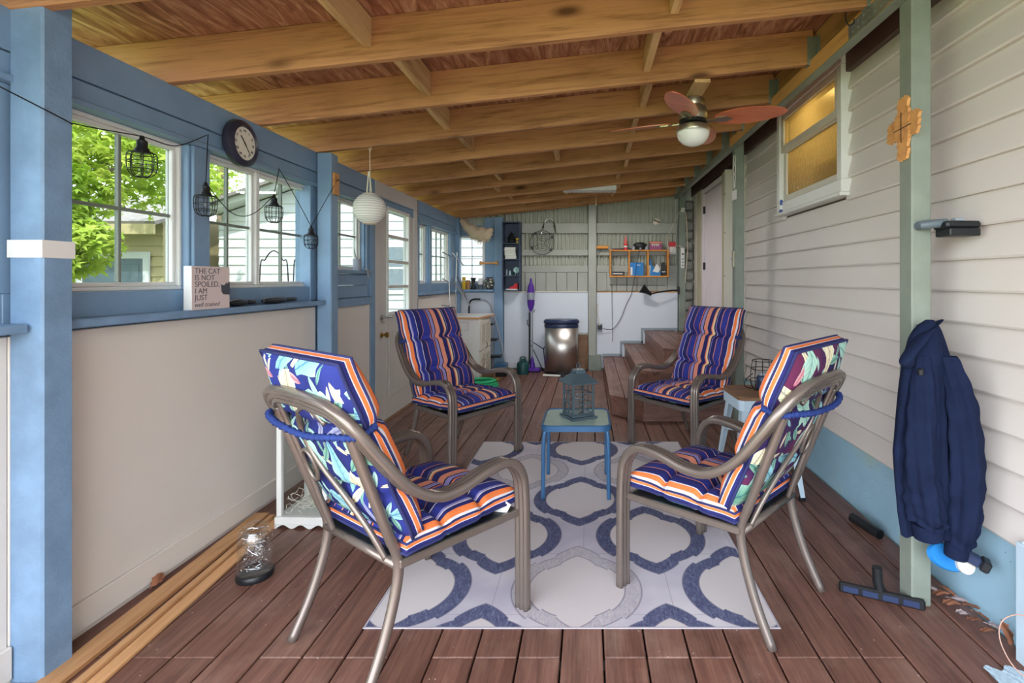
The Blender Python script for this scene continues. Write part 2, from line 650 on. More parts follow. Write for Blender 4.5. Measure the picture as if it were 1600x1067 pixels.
# ---------------------------------------------------------------- printed fabrics and rug
def m_stripe():
    g = G('striped_cushion_fabric')
    uv = g.n('ShaderNodeTexCoord').outputs['UV']
    sp = g.n('ShaderNodeSeparateXYZ'); g.link(uv, sp.inputs[0])
    nv, rb, dk_ = rgb(38, 40, 104), rgb(50, 58, 146), rgb(24, 26, 56)
    sal, lav, wh, org = rgb(232, 150, 124), rgb(150, 142, 200), rgb(224, 220, 232), rgb(240, 128, 66)
    lb, cr = rgb(112, 140, 200), rgb(240, 206, 170)
    seq = [(.012, wh), (.024, org), (.006, wh), (.055, nv), (.006, sal), (.075, rb), (.007, sal), (.050, nv), (.008, lav), (.016, dk_),
           (.022, cr), (.014, org), (.045, nv), (.008, dk_), (.052, sal), (.010, dk_), (.036, lav), (.012, dk_), (.008, org), (.085, rb),
           (.007, sal), (.060, nv), (.007, wh), (.050, rb), (.010, lav), (.006, wh), (.022, nv), (.024, org), (.012, wh)]
    tot = sum(w for w, _ in seq)
    stops, p = [], 0
    for w, c in seq:
        stops.append((p / tot, c)); p += w
    col = g.ramp(sp.outputs[0], stops, 'CONSTANT')
    v = g.coord('UV', (60, 8, 1))
    col = g.mix(g.m('MULTIPLY', g.noise(v, 3, 2), .25), col, rgb(30, 30, 70), 'MIX')
    g.set(col, .75, 0, .25)
    return g.mat
M['stripe'] = m_stripe()

def m_floral(name, ground_a, ground_b):
    g = G(name)
    uv0 = g.coord('UV', (1, 1, 1), rand=3.0)
    col = g.mix(g.ramp(g.noise(uv0, 3.2, 2), [(.42, (0, 0, 0)), (.58, (1, 1, 1))]), ground_a, ground_b)
    def layer(col, scale, L, W, pal, slots, off):
        v = g.vm('ADD', g.vm('SCALE', uv0), (off, off * .7, 0))
        v.node.inputs[0].links[0].from_node.inputs['Scale'].default_value = scale
        vo = g.n('ShaderNodeTexVoronoi', voronoi_dimensions='2D')
        g.link(v, vo.inputs['Vector'])
        vo.inputs['Scale'].default_value = 1.0
        vo.inputs['Randomness'].default_value = .75
        d = g.vm('SUBTRACT', v, vo.outputs['Position'])
        ds = g.n('ShaderNodeSeparateXYZ'); g.link(d, ds.inputs[0])
        cs = g.n('ShaderNodeSeparateColor'); g.link(vo.outputs['Color'], cs.inputs[0])
        an = g.m('MULTIPLY', cs.outputs[0], 6.283)
        c_, s_ = g.m('COSINE', an), g.m('SINE', an)
        x = g.m('ADD', g.m('MULTIPLY', ds.outputs[0], c_), g.m('MULTIPLY', ds.outputs[1], s_))
        y = g.m('ABSOLUTE', g.m('SUBTRACT', g.m('MULTIPLY', ds.outputs[1], c_), g.m('MULTIPLY', ds.outputs[0], s_)))
        q = g.m('DIVIDE', x, L)
        lim = g.m('MULTIPLY', g.m('SUBTRACT', 1.0, g.m('MULTIPLY', q, q)), W)
        if slots:
            wav = g.m('SINE', g.m('ADD', g.m('MULTIPLY', x, slots / L), g.m('MULTIPLY', y, 9)))
            lim = g.m('MULTIPLY', lim, g.m('ADD', .80, g.m('MULTIPLY', wav, .22)))
        mask = g.m('LESS_THAN', y, lim)
        vein = g.m('MAXIMUM', g.m('LESS_THAN', y, .018),
                   g.m('GREATER_THAN', g.m('SINE', g.m('ADD', g.m('MULTIPLY', x, 42), g.m('MULTIPLY', y, -38))), .93))
        lc = g.ramp(cs.outputs[1], pal, 'CONSTANT')
        lc = g.mix(g.m('MULTIPLY', vein, .55), lc, rgb(36, 60, 110))
        lc = g.mix(g.m('MULTIPLY', g.m('DIVIDE', y, W), .35), lc, rgb(210, 235, 225))
        keep = g.m('LESS_THAN', cs.outputs[2], .9)
        return g.mix(g.m('MULTIPLY', mask, keep), col, lc)
    aqua, mint, grn, pk, yl, lil = rgb(128, 186, 200), rgb(160, 204, 188), rgb(88, 148, 124), rgb(206, 116, 130), rgb(222, 206, 168), rgb(140, 134, 180)
    col = layer(col, 15, .55, .12, [(0, mint), (.4, grn), (.65, yl), (.85, aqua), (.95, pk)], 0, 4.3)
    col = layer(col, 10, .50, .14, [(0, yl), (.15, mint), (.5, pk), (.62, lil), (.75, grn)], 0, 9.1)
    col = layer(col, 5.6, .66, .29, [(0, aqua), (.42, mint), (.72, grn), (.82, pk), (.9, yl)], 7, 0.0)
    g.set(col, .75, 0, .25)
    return g.mat
M['floral'] = m_floral('navy_floral_fabric', rgb(44, 54, 132), rgb(32, 38, 96))
M['floral_maroon'] = m_floral('maroon_floral_fabric', rgb(98, 38, 74), rgb(44, 32, 80))

RUG = (-0.825, 0.70, 1.862, 3.996)
def m_rug():
    g = G('quatrefoil_rug')
    co = g.n('ShaderNodeTexCoord').outputs['Object']
    sp = g.n('ShaderNodeSeparateXYZ'); g.link(co, sp.inputs[0])
    X, Y = sp.outputs[0], sp.outputs[1]
    v = g.coord('Object', (1, 1, 1))
    fur = g.noise(g.coord('Object', (40, 12, 1)), 2.5, 3, .6, 1.5)
    patch = g.noise(v, 2.2, 3)
    base = g.ramp(patch, [(.35, rgb(180, 174, 190)), (.6, rgb(206, 200, 208))])
    navy = g.ramp(fur, [(.25, rgb(64, 66, 98)), (.5, rgb(86, 90, 122)), (.75, rgb(124, 128, 156))])
    pale = g.ramp(fur, [(.3, rgb(164, 158, 172)), (.7, rgb(196, 190, 194))])
    cream = rgb(206, 198, 200)
    DX, DY = .71, .86
    col = base
    # fine lines where the hide pieces are joined
    lx = g.m('ABSOLUTE', g.m('SUBTRACT', g.m('FRACT', g.m('ADD', g.m('DIVIDE', X, DX / 2), .07)), .5))
    ly = g.m('ABSOLUTE', g.m('SUBTRACT', g.m('FRACT', g.m('ADD', g.m('DIVIDE', Y, DY / 2), .5)), .5))
    seam = g.m('MAXIMUM', g.m('GREATER_THAN', lx, .494), g.m('GREATER_THAN', ly, .495))
    col = g.mix(g.m('MULTIPLY', seam, .45), col, rgb(140, 134, 150))
    for (ox, oy, rule) in ((-.05, 2.10, 'A'), (.305, 2.53, 'B')):
        a = g.m('ADD', g.m('DIVIDE', g.m('SUBTRACT', X, ox), DX), .5)
        b = g.m('ADD', g.m('DIVIDE', g.m('SUBTRACT', Y, oy), DY), .5)
        i, j = g.m('FLOOR', a), g.m('FLOOR', b)
        u = g.m('ABSOLUTE', g.m('MULTIPLY', g.m('SUBTRACT', g.m('SUBTRACT', a, i), .5), DX))
        w = g.m('ABSOLUTE', g.m('MULTIPLY', g.m('SUBTRACT', g.m('SUBTRACT', b, j), .5), DY))
        r = g.m('SQRT', g.m('ADD', g.m('MULTIPLY', u, u), g.m('MULTIPLY', w, w)))
        ph = g.m('ARCTAN2', u, w)
        tip = g.m('SUBTRACT', .330, g.m('MULTIPLY', ph, .17))
        mid = g.m('LESS_THAN', ph, .78)
        Rr = g.m('SUBTRACT', .268, g.m('MULTIPLY', mid, .016))
        tipm = g.m('LESS_THAN', ph, .40)
        Rr = g.m('ADD', g.m('MULTIPLY', tipm, tip), g.m('MULTIPLY', g.m('SUBTRACT', 1, tipm), Rr))
        q = g.m('DIVIDE', r, Rr)
        inner = g.m('LESS_THAN', q, .745)
        ring = g.m('MULTIPLY', g.m('LESS_THAN', q, 1.0), g.m('GREATER_THAN', q, .745))
        edge = g.m('LESS_THAN', g.m('ABSOLUTE', g.m('SUBTRACT', q, 1.0)), .012)
        edge2 = g.m('LESS_THAN', g.m('ABSOLUTE', g.m('SUBTRACT', q, .745)), .012)
        if rule == 'A':
            pm = g.m('MULTIPLY', g.m('COMPARE', i, 0.0, .1), g.m('COMPARE', j, 0.0, .1))
        else:
            pm = g.m('COMPARE', j, 1.0, .1)
        rc = g.mix(pm, navy, pale)
        col = g.mix(inner, col, g.mix(g.m('MULTIPLY', fur, .25), cream, rgb(190, 182, 190)))
        col = g.mix(ring, col, rc)
        col = g.mix(g.m('MULTIPLY', g.m('MAXIMUM', edge, edge2), .6), col, rgb(110, 104, 126))
    g.set(col, .8, 0, .2)
    g.bump(fur, .15, .004)
    return g.mat
M['rug'] = m_rug()
M['rug_edge'] = flat('rug_binding', rgb(172, 166, 176), .8)

# ---------------------------------------------------------------- floor: single deck boards
YB, YE = -2.6, 7.25
LX, RX = -1.83, 1.49
floor = MB().box(LX - .1, RX + .08, YB, YE + .1, -.24, -.20).build('floor', M['dark_metal'])
tag(floor, 'brown stained wooden deck floor', None, None, 'structure')
x = LX - .02
bw, gap = .1400, .0065
joints = [1.72, 4.2, 0.4, 2.9, 5.1]
bi = 0
while x < RX - .01:
    x1 = min(x + bw, RX)
    # two or three lengths per run; the butt joint near y=1.72 crosses most middle runs as in the photo
    if -1.9 < x < 1.1:
        cuts = [YB, 1.72 + (0 if bi % 4 else -.55), YE]
    else:
        cuts = [YB, joints[bi % 5], YE]
    for a, b in zip(cuts[:-1], cuts[1:]):
        MB().box(-(x1 - x) / 2, (x1 - x) / 2, 0, b - a - .002, -.028, 0, .0035).build('deck_board', M['deck_y'], floor, loc=((x + x1) / 2, a, 0))
    x = x1 + gap
    bi += 1
for y in [YB + .3 + .8 * i for i in range(13)]:
    MB().box(LX - .05, RX, y, y + .04, -.20, -.029).build('joist', M['dark_metal'], floor)

# ---------------------------------------------------------------- ceiling: plywood, rafters, blocking
SL = .11
def zb(x):
    return 2.335 + SL * x          # underside of the rafters
RD = .19                           # rafter depth
XE0, XE1 = -2.35, 1.62
cm = MB()
YR = -.55
cm.add([(XE0, YR, zb(XE0) + RD), (XE1, YR, zb(XE1) + RD), (XE1, YE + .15, zb(XE1) + RD), (XE0, YE + .15, zb(XE0) + RD),
        (XE0, YR, zb(XE0) + RD + .03), (XE1, YR, zb(XE1) + RD + .03), (XE1, YE + .15, zb(XE1) + RD + .03), (XE0, YE + .15, zb(XE0) + RD + .03)],
       [(0, 1, 2, 3), (4, 5, 6, 7), (0, 1, 5, 4), (1, 2, 6, 5), (2, 3, 7, 6), (3, 0, 4, 7)])
ceiling = cm.build('ceiling', M['ply'])
tag(ceiling, 'open plywood porch roof on rough pine rafters', None, None, 'structure')
ang = math.atan(SL)
XR0, XR1 = -2.30, 1.258
rafters_y = [2.2 + .6 * k for k in range(-4, 9)] + [7.16]
Lr = (XR1 - XR0) / math.cos(ang)
rm = None
for y in rafters_y:
    if rm is None:
        o = MB().box(0, Lr, 0, .038, 0, RD * math.cos(ang), .003).build('rafter', M['rafter'], ceiling, loc=(XR0, y, zb(XR0)), rot=(0, -ang, 0))
        rm = o.data
    else:
        o = bpy.data.objects.new('rafter', rm); COL.objects.link(o); o.parent = ceiling
        o.location = (XR0, y, zb(XR0)); o.rotation_euler = (0, -ang, 0)
for k, y in enumerate(rafters_y[:-2]):
    y2 = rafters_y[k + 1]
    xl = [-1.04, -.90, -1.02, -.96, -.89, -.95, -.92][k % 7]
    xr = [.35, .37, .325, .37, .32, .36, .34][k % 7]
    for xx in (xl, xr) + ((-.28,) if k in (7, 10) else ()):
        z0 = zb(xx) + .055
        MB().box(-.019, .019, .039, y2 - y - .001, 0, RD - .058, .002).build('blocking', M['block'], ceiling, loc=(xx, y, z0))
# rim joist, beam and hangers above the posts
MB().box(1.262, 1.300, YR, YE, zb(1.24) + .002, zb(1.24) + RD - .004, .003).build('rim_joist', M['rim'], ceiling)
BT = .017
def beamz(y):
    return 2.378 + .008 * y
bmz = MB()
bmz.bar((1.241, YR, beamz(YR) + .050), (1.241, 4.40, beamz(4.4) + .046), .040, .088, .003)
bmz.build('beam', M['beam'], ceiling)
MB().bar((1.241, 4.40, beamz(4.4) + .036), (1.241, YE, beamz(YE) + .020), .04, .05, .003).build('beam', M['green_paint'], ceiling)
MB().bar((1.241, YR, beamz(YR)), (1.241, YE, beamz(YE)), .048, .012, .002).build('beam_strip', M['green_paint'], ceiling)
# steel joist hangers at each rafter end
hm = None
for y in rafters_y:
    if y < .5: continue
    h = MB()
    for s in (-1, 1):
        h.box(1.205, 1.261, .019 + s * .021 - .0015, .019 + s * .021 + .0015, -.004, .15)
        h.box(1.2585, 1.2615, .019 + s * .036 - .017, .019 + s * .036 + .017, -.004, .15)
    h.box(1.205, 1.261, -.003, .041, -.006, -.003)
    h.build('joist_hanger', M['galv'], ceiling, loc=(0, y, zb(1.23) - .001))
# perforated steel tie plate on the beam over the near post
tp = MB()
tp.box(1.2175, 1.2205, 1.95, 2.38, beamz(2.1) + .01, beamz(2.1) + .075)
for k in range(9):
    for r in (0, 1):
        kk = tp.mark()
        tp.lathe([(.006, 0), (.006, .004), (0, .005)], 6)
        tp.xf(kk, Matrix.Translation((1.2175, 1.98 + .045 * k, beamz(2.1) + .028 + .03 * r)) @ Matrix.Rotation(-PI / 2, 4, 'Y'))
tp.build('tie_plate', M['galv'], ceiling)
for y in (2.27, 1.62):
    MB().tube(smooth_path([(1.15, y, zb(1.15) + .02), (1.15, y, zb(1.15) - .02), (1.165, y, zb(1.15) - .045), (1.185, y, zb(1.15) - .035), (1.185, y, zb(1.15) - .015)], 4), .003, 6).build('cup_hook', M['dark_metal'], ceiling)

# ---------------------------------------------------------------- left wall
wl = struct('wall_left', label='blue framed left wall with white lower panels and a row of windows')
def part(parent, name, mat, x0, x1, y0, y1, z0, z1, c=.003):
    cx, cy, cz = (x0 + x1) / 2, (y0 + y1) / 2, (z0 + z1) / 2
    return MB().box(x0 - cx, x1 - cx, y0 - cy, y1 - cy, z0 - cz, z1 - cz, c).build(name, mat, parent, loc=(cx, cy, cz))
WXi, WXo = -1.83, -1.945
YL = .86
part(wl, 'framing', M['blue'], WXo, -1.842, 3.36, 3.56, -.1, 2.0)
part(wl, 'framing', M['blue'], WXo, -1.945, 4.2, 4.36, -.1, 2.0)
for (a, b) in ((YL, 1.60), (1.60, 3.40), (3.52, 4.24), (5.42, 7.25)):
    part(wl, 'lower_panel', M['white_wall'], WXo, WXi, a, b - .002, -.02, 1.10)
    part(wl, 'framing', M['blue'], WXo, WXi - .02, a, b, 1.10, 1.235)
    if b != 4.24:
        part(wl, 'ledge', M['blue_rough'], WXo, -1.76, a if a > 2 or a < 1 else 1.705, b + (.0 if b > 2 else -.005), 1.112, 1.142, .004)
part(wl, 'ledge', M['blue_rough'], WXo, -1.80, 3.52, 4.22, 1.08, 1.14, .004)
part(wl, 'sill_board', M['blue'], WXo, WXi - .005, 3.52, 4.22, 1.142, 1.235)
part(wl, 'sill_board', M['blue'], WXo, WXi - .005, 3.52, 4.22, 1.238, 1.325)
part(wl, 'sill_board', M['blue'], WXo, -1.80, 3.50, 4.22, 1.328, 1.352)
# header of two boards
part(wl, 'header_board', M['blue'], WXo, WXi, YL, 7.25, 2.004, 2.138)
part(wl, 'header_board', M['blue'], WXo, WXi - .006, YL, 7.25, 1.925, 2.000)
part(wl, 'header_lip', M['blue'], WXo, WXi + .012, YL, 4.28, 1.905, 1.926)
part(wl, 'header_lip', M['blue'], WXo, WXi + .012, 5.45, 7.05, 1.905, 1.926)
# mullions between the window openings
for (a, b) in ((1.50, 1.78), (2.345, 2.47), (3.41, 3.60), (4.18, 4.24), (5.42, 5.52), (5.84, 5.93), (6.79, 7.25), (.86, .98)):
    part(wl, 'mullion', M['blue'], WXo, WXi - .02, a, b, 1.235, 1.905)
    if b - a < .15:
        part(wl, 'mullion_face', M['blue'], WXi - .02, WXi - .004, a + .012, b - .012, 1.235, 1.905)
# squared posts standing proud of the wall
pz = 2.14
part(wl, 'post', M['blue_rough'], -1.835, -1.728, 1.605, 1.703, 0.0, pz + .05, .006)
part(wl, 'post', M['blue'], -1.825, -1.728, 3.405, 3.50, 0.0, zb(-1.78) - .005, .006)
part(wl, 'post_board', M['blue'], -1.85, -1.745, 3.503, 3.53, 0.0, zb(-1.78) - .005, .004)
part(wl, 'post', M['blue'], -1.94, -1.825, 4.255, 4.34, 0.0, zb(-1.83), .005)
part(wl, 'post', M['blue'], -1.93, -1.79, 7.02, 7.12, 0.0, zb(-1.8), .005)
part(wl, 'stud', M['stud'], -1.905, -1.860, 1.50, 1.545, 1.24, 1.90)
bl = part(None, 'baseboard_left', M['white_wall'], WXi, WXi + .014, 1.71, 3.40, .02, .125)
tag(bl, None, None, None, 'structure')
for (a, b) in ((YL, 1.60), (3.54, 4.24), (5.45, 7.0)):
    part(bl, 'baseboard_length', M['white_wall'], WXi, WXi + .014, a, b, .02, .125).matrix_parent_inverse = bl.matrix_basis.inverted()
# tape bandaged round the post
tp = MB()
tp.sweep([(-1.837, 1.603, 0), (-1.726, 1.603, 0), (-1.726, 1.705, 0), (-1.837, 1.705, 0)], [(-.028, -.0008), (.028, -.0008), (.028, .0008), (-.028, .0008)], (0, 0, 1), closed=True)
tag(tp.build('tape_band', M['tape'], loc=(0, 0, 1.378)), 'band of white tape wrapped round the weathered blue post', 'tape')

wnum = [0]
def window(y0, y1, z0, z1, cols, rows, muntin=.014, label=None, xg=-1.915, open_x=True, sub=0):
    wnum[0] += 1
    w = struct('window_%d' % wnum[0], (xg, y0, z0), label)
    W_, H_ = y1 - y0, z1 - z0
    f = .016
    for (a, b, c, d) in ((0, W_, 0, f), (0, W_, H_ - f, H_), (0, f, f, H_ - f), (W_ - f, W_, f, H_ - f)):
        MB().box(-.025, .035, a, b, c, d, .003).build('frame_rail', M['white'], w)
    s = .018
    for (a, b, c, d) in ((f, W_ - f, f, f + s), (f, W_ - f, H_ - f - s, H_ - f), (f, f + s, f + s, H_ - f - s), (W_ - f - s, W_ - f, f + s, H_ - f - s)):
        MB().box(-.015, .02, a, b, c, d, .003).build('sash_rail', M['white'], w)
    a0, a1, c0, c1 = f + s, W_ - f - s, f + s, H_ - f - s
    pw, ph = (a1 - a0) / cols, (c1 - c0) / rows
    for i in range(cols):
        for j in range(rows):
            MB().box(-.002, .002, a0 + i * pw, a0 + (i + 1) * pw, c0 + j * ph, c0 + (j + 1) * ph).build('pane', M['glass'], w)
    for i in range(1, cols):
        MB().box(-.008, .010, a0 + i * pw - muntin / 2, a0 + i * pw + muntin / 2, c0, c1, .002).build('muntin', M['green_paint'], w)
    for j in range(1, rows):
        MB().box(-.007, .009, a0, a1, c0 + j * ph - muntin / 2, c0 + j * ph + muntin / 2, .002).build('muntin', M['green_paint'], w)
    return w
window(1.78, 2.345, 1.235, 1.905, 2, 2, label='white framed four light window beside the weathered blue post')
window(2.47, 2.885, 1.235, 1.905, 2, 2, label='white framed four light window under the wall clock')
window(2.885, 3.41, 1.235, 1.905, 2, 2, label='white framed four light window between clock window and blue post')
window(3.60, 4.18, 1.352, 1.905, 2, 2, label='narrow white window next to the glazed porch door')
window(5.52, 5.84, 1.235, 1.905, 1, 2, label='slim window beyond the porch door')
window(5.93, 6.79, 1.235, 1.905, 4, 2, .010, label='window with thin grid bars near the back corner')
window(.98, 1.50, 1.235, 1.905, 2, 2)

# glazed door in the left wall
d1 = struct('door_1', (-1.83, 4.345, 0), 'pale porch door with four stacked panes of glass')
DW = 1.05
def dpart(name, mat, x0, x1, y0, y1, z0, z1, c=.003, p=d1):
    return MB().box(x0, x1, y0, y1, z0, z1, c).build(name, mat, p)
dpart('header_panel', M['door_white'], -.10, .008, 0, DW, 2.01, 2.135)
dpart('jamb', M['door_white'], -.10, .004, 0, .10, 0, 2.01)
dpart('jamb', M['door_white'], -.10, .004, DW - .08, DW, 0, 2.01)
slab_y0, slab_y1 = .103, DW - .083
gy0, gy1, gz0, gz1 = .27, DW - .20, .95, 1.95
dpart('stile', M['door_white'], -.055, -.012, slab_y0, gy0, .01, 2.005)
dpart('stile', M['door_white'], -.055, -.012, gy1, slab_y1, .01, 2.005)
dpart('top_rail', M['door_white'], -.055, -.012, gy0, gy1, gz1, 2.005)
dpart('bottom_panel', M['door_white'], -.055, -.012, gy0, gy1, .01, gz0)
dpart('raised_panel', M['door_white'], -.014, -.004, gy0 + .05, gy1 - .05, .2, .8, .008)
for a, b, c, d in ((gy0, gy1, gz0, gz0 + .03), (gy0, gy1, gz1 - .03, gz1), (gy0, gy0 + .03, gz0 + .03, gz1 - .03), (gy1 - .03, gy1, gz0 + .03, gz1 - .03)):
    dpart('glazing_bead', M['white'], -.06, .0, a, b, c, d, .004)
for k in range(4):
    z = gz0 + .03 + k * .235
    dpart('pane', M['glass'], -.036, -.032, gy0 + .03, gy1 - .03, z, z + .235, 0)
    if k:
        dpart('glazing_bar', M['door_white'], -.05, -.006, gy0 + .03, gy1 - .03, z - .013, z + .013)
lv = MB(); k0 = lv.mark()
lv.lathe([(.026, 0), (.026, .008), (.012, .012), (.010, .05), (0, .05)], 14)
lv.xf(k0, Matrix.Translation((-.012, .165, .945)) @ Matrix.Rotation(PI / 2, 4, 'Y'))
lv.tube(smooth_path([(.035, .165, .945), (.042, .20, .945), (.042, .27, .94)], 4), .009, 8)
lv.build('lever_handle', M['chrome'], d1, True)
kn = MB(); k0 = kn.mark()
kn.lathe([(.024, 0), (.024, .006), (.010, .012), (.010, .03), (.022, .038), (.026, .05), (.018, .062), (0, .064)], 14)
kn.xf(k0, Matrix.Translation((-.012, .165, .79)) @ Matrix.Rotation(PI / 2, 4, 'Y'))
kn.build('door_knob', M['brass'], d1, True)
dpart('threshold', M['brown_wood'], -.12, .02, 0, DW, -.02, .012)
dpart('edge_strip', M['chrome'], -.02, .012, DW + .002, DW + .014, .0, 2.13)

# ---------------------------------------------------------------- back wall
M['grey_trim'] = paint('blue_grey_trim', rgb(150, 162, 172), .5, .06, 5)
YW = 7.25
wb = struct('wall_back', label='back wall of white panels, sage boards and corrugated sheet')
def bp(name, mat, x0, x1, z0, z1, y0=YW, y1=YW + .04, c=.003):
    return part(wb, name, mat, x0, x1, y0, y1, z0, z1, c)
# white panels: left, middle, right (right one steps up with the stairs)
bp('lower_panel', M['cool_wall'], -1.85, -1.34, .02, 1.10)
bp('lower_panel', M['cool_wall'], -1.21, -.01, .02, 1.10)
bp('lower_panel', M['cool_wall'], .11, 1.27, .02, 1.10)
bp('panel_cap', M['cream'], -1.21, -.01, 1.10, 1.118, YW - .012, YW + .05)
bp('panel_cap', M['pine_x'], .11, 1.27, 1.10, 1.112, YW - .006, YW + .05)
bp('skirting', M['cool_wall'], -1.21, -.01, .02, .11, YW - .014, YW)
# stair profile trim
tr = [(.19, .19, .47, .225), (.445, .19, .475, .405), (.475, .375, .775, .41), (.745, .375, .775, .595), (.775, .56, 1.27, .595)]
for (a, b, c, d) in tr:
    bp('stair_trim', M['grey_trim'], a, c, b, d, YW - .015, YW - .001)
# window on this wall (left end)
part(wb, 'ledge', M['blue_rough'], -1.79, -1.337, YW - .145, YW + .05, 1.112, 1.142)
bp('framing', M['blue'], -1.85, -1.34, 1.142, 1.235)
bp('side_panel', M['blue'], -1.485, -1.34, 1.235, 2.16)
bp('side_panel', M['blue'], -1.85, -1.485, 1.905, 2.06)
bp('end_post', M['blue'], -1.335, -1.218, 0, 2.165, YW - .08, YW + .04)
bp('backing', M['greygreen'], -1.36, 1.62, -.1, 2.72, YW + .085, YW + .11, 0)
bp('backing', M['blue'], -2.0, -1.34, -.1, 1.2, YW + .05, YW + .085, 0)
# girts over corrugated sheet
girts = [(1.945, 2.09), (1.625, 1.71), (1.385, 1.485)]
for (a, b) in girts:
    bp('girt', M['greygreen'], -1.215, -.012, a, b, YW, YW + .038)
    bp('girt', M['greygreen'], .112, 1.265, a, b, YW, YW + .038)
for (xa, xb) in ((-1.215, -.012), (.112, 1.265)):
    n = round((xb - xa) / .1475)
    w = (xb - xa) / n
    for i in range(n):
        bp('vertical_board', M['greygreen'], xa + i * w + .003, xa + (i + 1) * w - .003, 1.118, 1.384, YW + .008, YW + .028)
    cs = MB()
    nx = int((xb - xa) / .0058)
    def cf(u, v, xa=xa, xb=xb):
        xx = xa + u * (xb - xa)
        return (xx, YW + .062 + .021 * math.cos(2 * PI * xx / .058), 1.10 + v * (zb(xx) + .12 - 1.10))
    cs.grid(cf, nx, 2)
    cs.build('corrugated_sheet', M['corr'], wb, 'all')
cs = MB(); cs.grid(lambda u, v: (-1.85 + u * .63, YW + .062 + .021 * math.cos(2 * PI * u * .63 / .058), 2.06 + v * .3), 110, 2)
cs.build('corrugated_sheet', M['corr'], wb, 'all')
part(wb, 'centre_post', M['greygreen'], -.005, .105, YW - .085, YW + .005, .18, zb(.05), .005)
part(wb, 'post_foot', M['green_paint'], -.005, .175, YW - .11, YW + .005, .0, .215, .004)
window_back = window(-1.85, -1.485, 1.235, 1.905, 1, 1)
for ch in list(window_back.children):
    bpy.data.objects.remove(ch)
window_back.location = (-1.85, YW + .02, 1.235)
window_back['label'] = 'plain white framed window in the back wall above the ledge'
W_, H_ = .365, .67
for (a, b, c, d) in ((0, W_, 0, .03), (0, W_, H_ - .03, H_), (0, .022, .03, H_ - .03), (W_ - .035, W_, .03, H_ - .03)):
    MB().box(a, b, -.03, .03, c, d, .003).build('frame_rail', M['white'], window_back)
for (a, b, c, d) in ((.022, .18, .03, .34), (.18, W_ - .035, .03, .34), (.022, .18, .34, H_ - .03), (.18, W_ - .035, .34, H_ - .03)):
    MB().box(a, b, -.002, .002, c, d).build('pane', M['glass'], window_back)
MB().box(.176, .184, -.008, .008, .03, H_ - .03, .002).build('muntin', M['dark_metal'], window_back)
MB().box(.022, W_ - .035, -.007, .007, .336, .345, .002).build('muntin', M['dark_metal'], window_back)

# ---------------------------------------------------------------- house wall on the right
wr = struct('wall_right', label='house wall in pale lap siding over a painted foundation')
part(wr, 'foundation', M['foundation'], RX + .012, RX + .16, YB, 7.3, -.03, .352)
WY0, WY1, WZ0, WZ1 = 2.905, 3.905, 1.785, 2.58
part(wr, 'sheathing', M['soffit'], RX + .03, RX + .12, YB, WY0 + .05, .352, 2.70, 0)
part(wr, 'sheathing', M['soffit'], RX + .03, RX + .12, WY1 - .05, 7.3, .352, 2.70, 0)
part(wr, 'sheathing', M['soffit'], RX + .03, RX + .12, WY0 + .05, WY1 - .05, .352, WZ0 + .06, 0)
part(wr, 'sheathing', M['soffit'], RX + .03, RX + .12, WY0 + .05, WY1 - .05, WZ1 - .03, 2.70, 0)
EXPO = .1262
k = 0
z = .350
SE = 4.83
while z < 2.46:
    segs = [(YB, SE)] if (z + EXPO < WZ0 + .03 or z > WZ1) else [(YB, WY0 + .02), (WY1 - .02, SE)]
    for (a, b) in segs:
        s = MB()
        zt = z + EXPO + .012
        V = []
        for y in (a, b):
            V += [(RX + .028, y, z), (RX - .004, y, z), (RX - .008, y, z + .008), (RX + .020, y, zt), (RX + .029, y, zt)]
        s.add(V, [(0, 1, 2, 3, 4), (9, 8, 7, 6, 5)] + [(i, (i + 1) % 5, 5 + (i + 1) % 5, 5 + i) for i in range(5)])
        s.build('siding_board', M['siding'], wr)
    z += EXPO
part(wr, 'soffit_trim', M['soffit'], RX - .02, RX + .03, YB, 7.3, 2.47, 2.62)
part(wr, 'corner_trim', M['cream'], RX - .022, RX + .03, SE + .002, SE + .09, .352, 2.47)

# double hung window with amber ripple glass
w = struct('window_%d' % (wnum[0] + 1), (RX, WY0, WZ0), 'double hung house window with amber rippled glass'); wnum[0] += 1
WW, WH = WY1 - WY0, WZ1 - WZ0
for (a, b, c, d) in ((0, WW, 0, .075), (0, WW, WH - .06, WH), (0, .055, .075, WH - .06), (WW - .055, WW, .075, WH - .06)):
    MB().box(-.045, .03, a, b, c, d, .004).build('casing', M['white'], w)
MB().box(-.060, .03, -.01, WW + .01, -.022, .0, .004).build('sill', M['white'], w)
zm = .47
for (xo, c0, c1) in ((.0, .077, zm + .02), (-.022, zm - .02, WH - .062)):
    for (a, b, c, d) in ((.057, WW - .057, c0, c0 + .05), (.057, WW - .057, c1 - .045, c1), (.057, .105, c0 + .05, c1 - .045), (WW - .105, WW - .057, c0 + .05, c1 - .045)):
        MB().box(xo - .012, xo + .018, a, b, c, d, .003).build('sash_rail', M['cream'], w)
    MB().box(xo + .002, xo + .006, .105, WW - .105, c0 + .05, c1 - .045).build('pane', M['amber'], w)
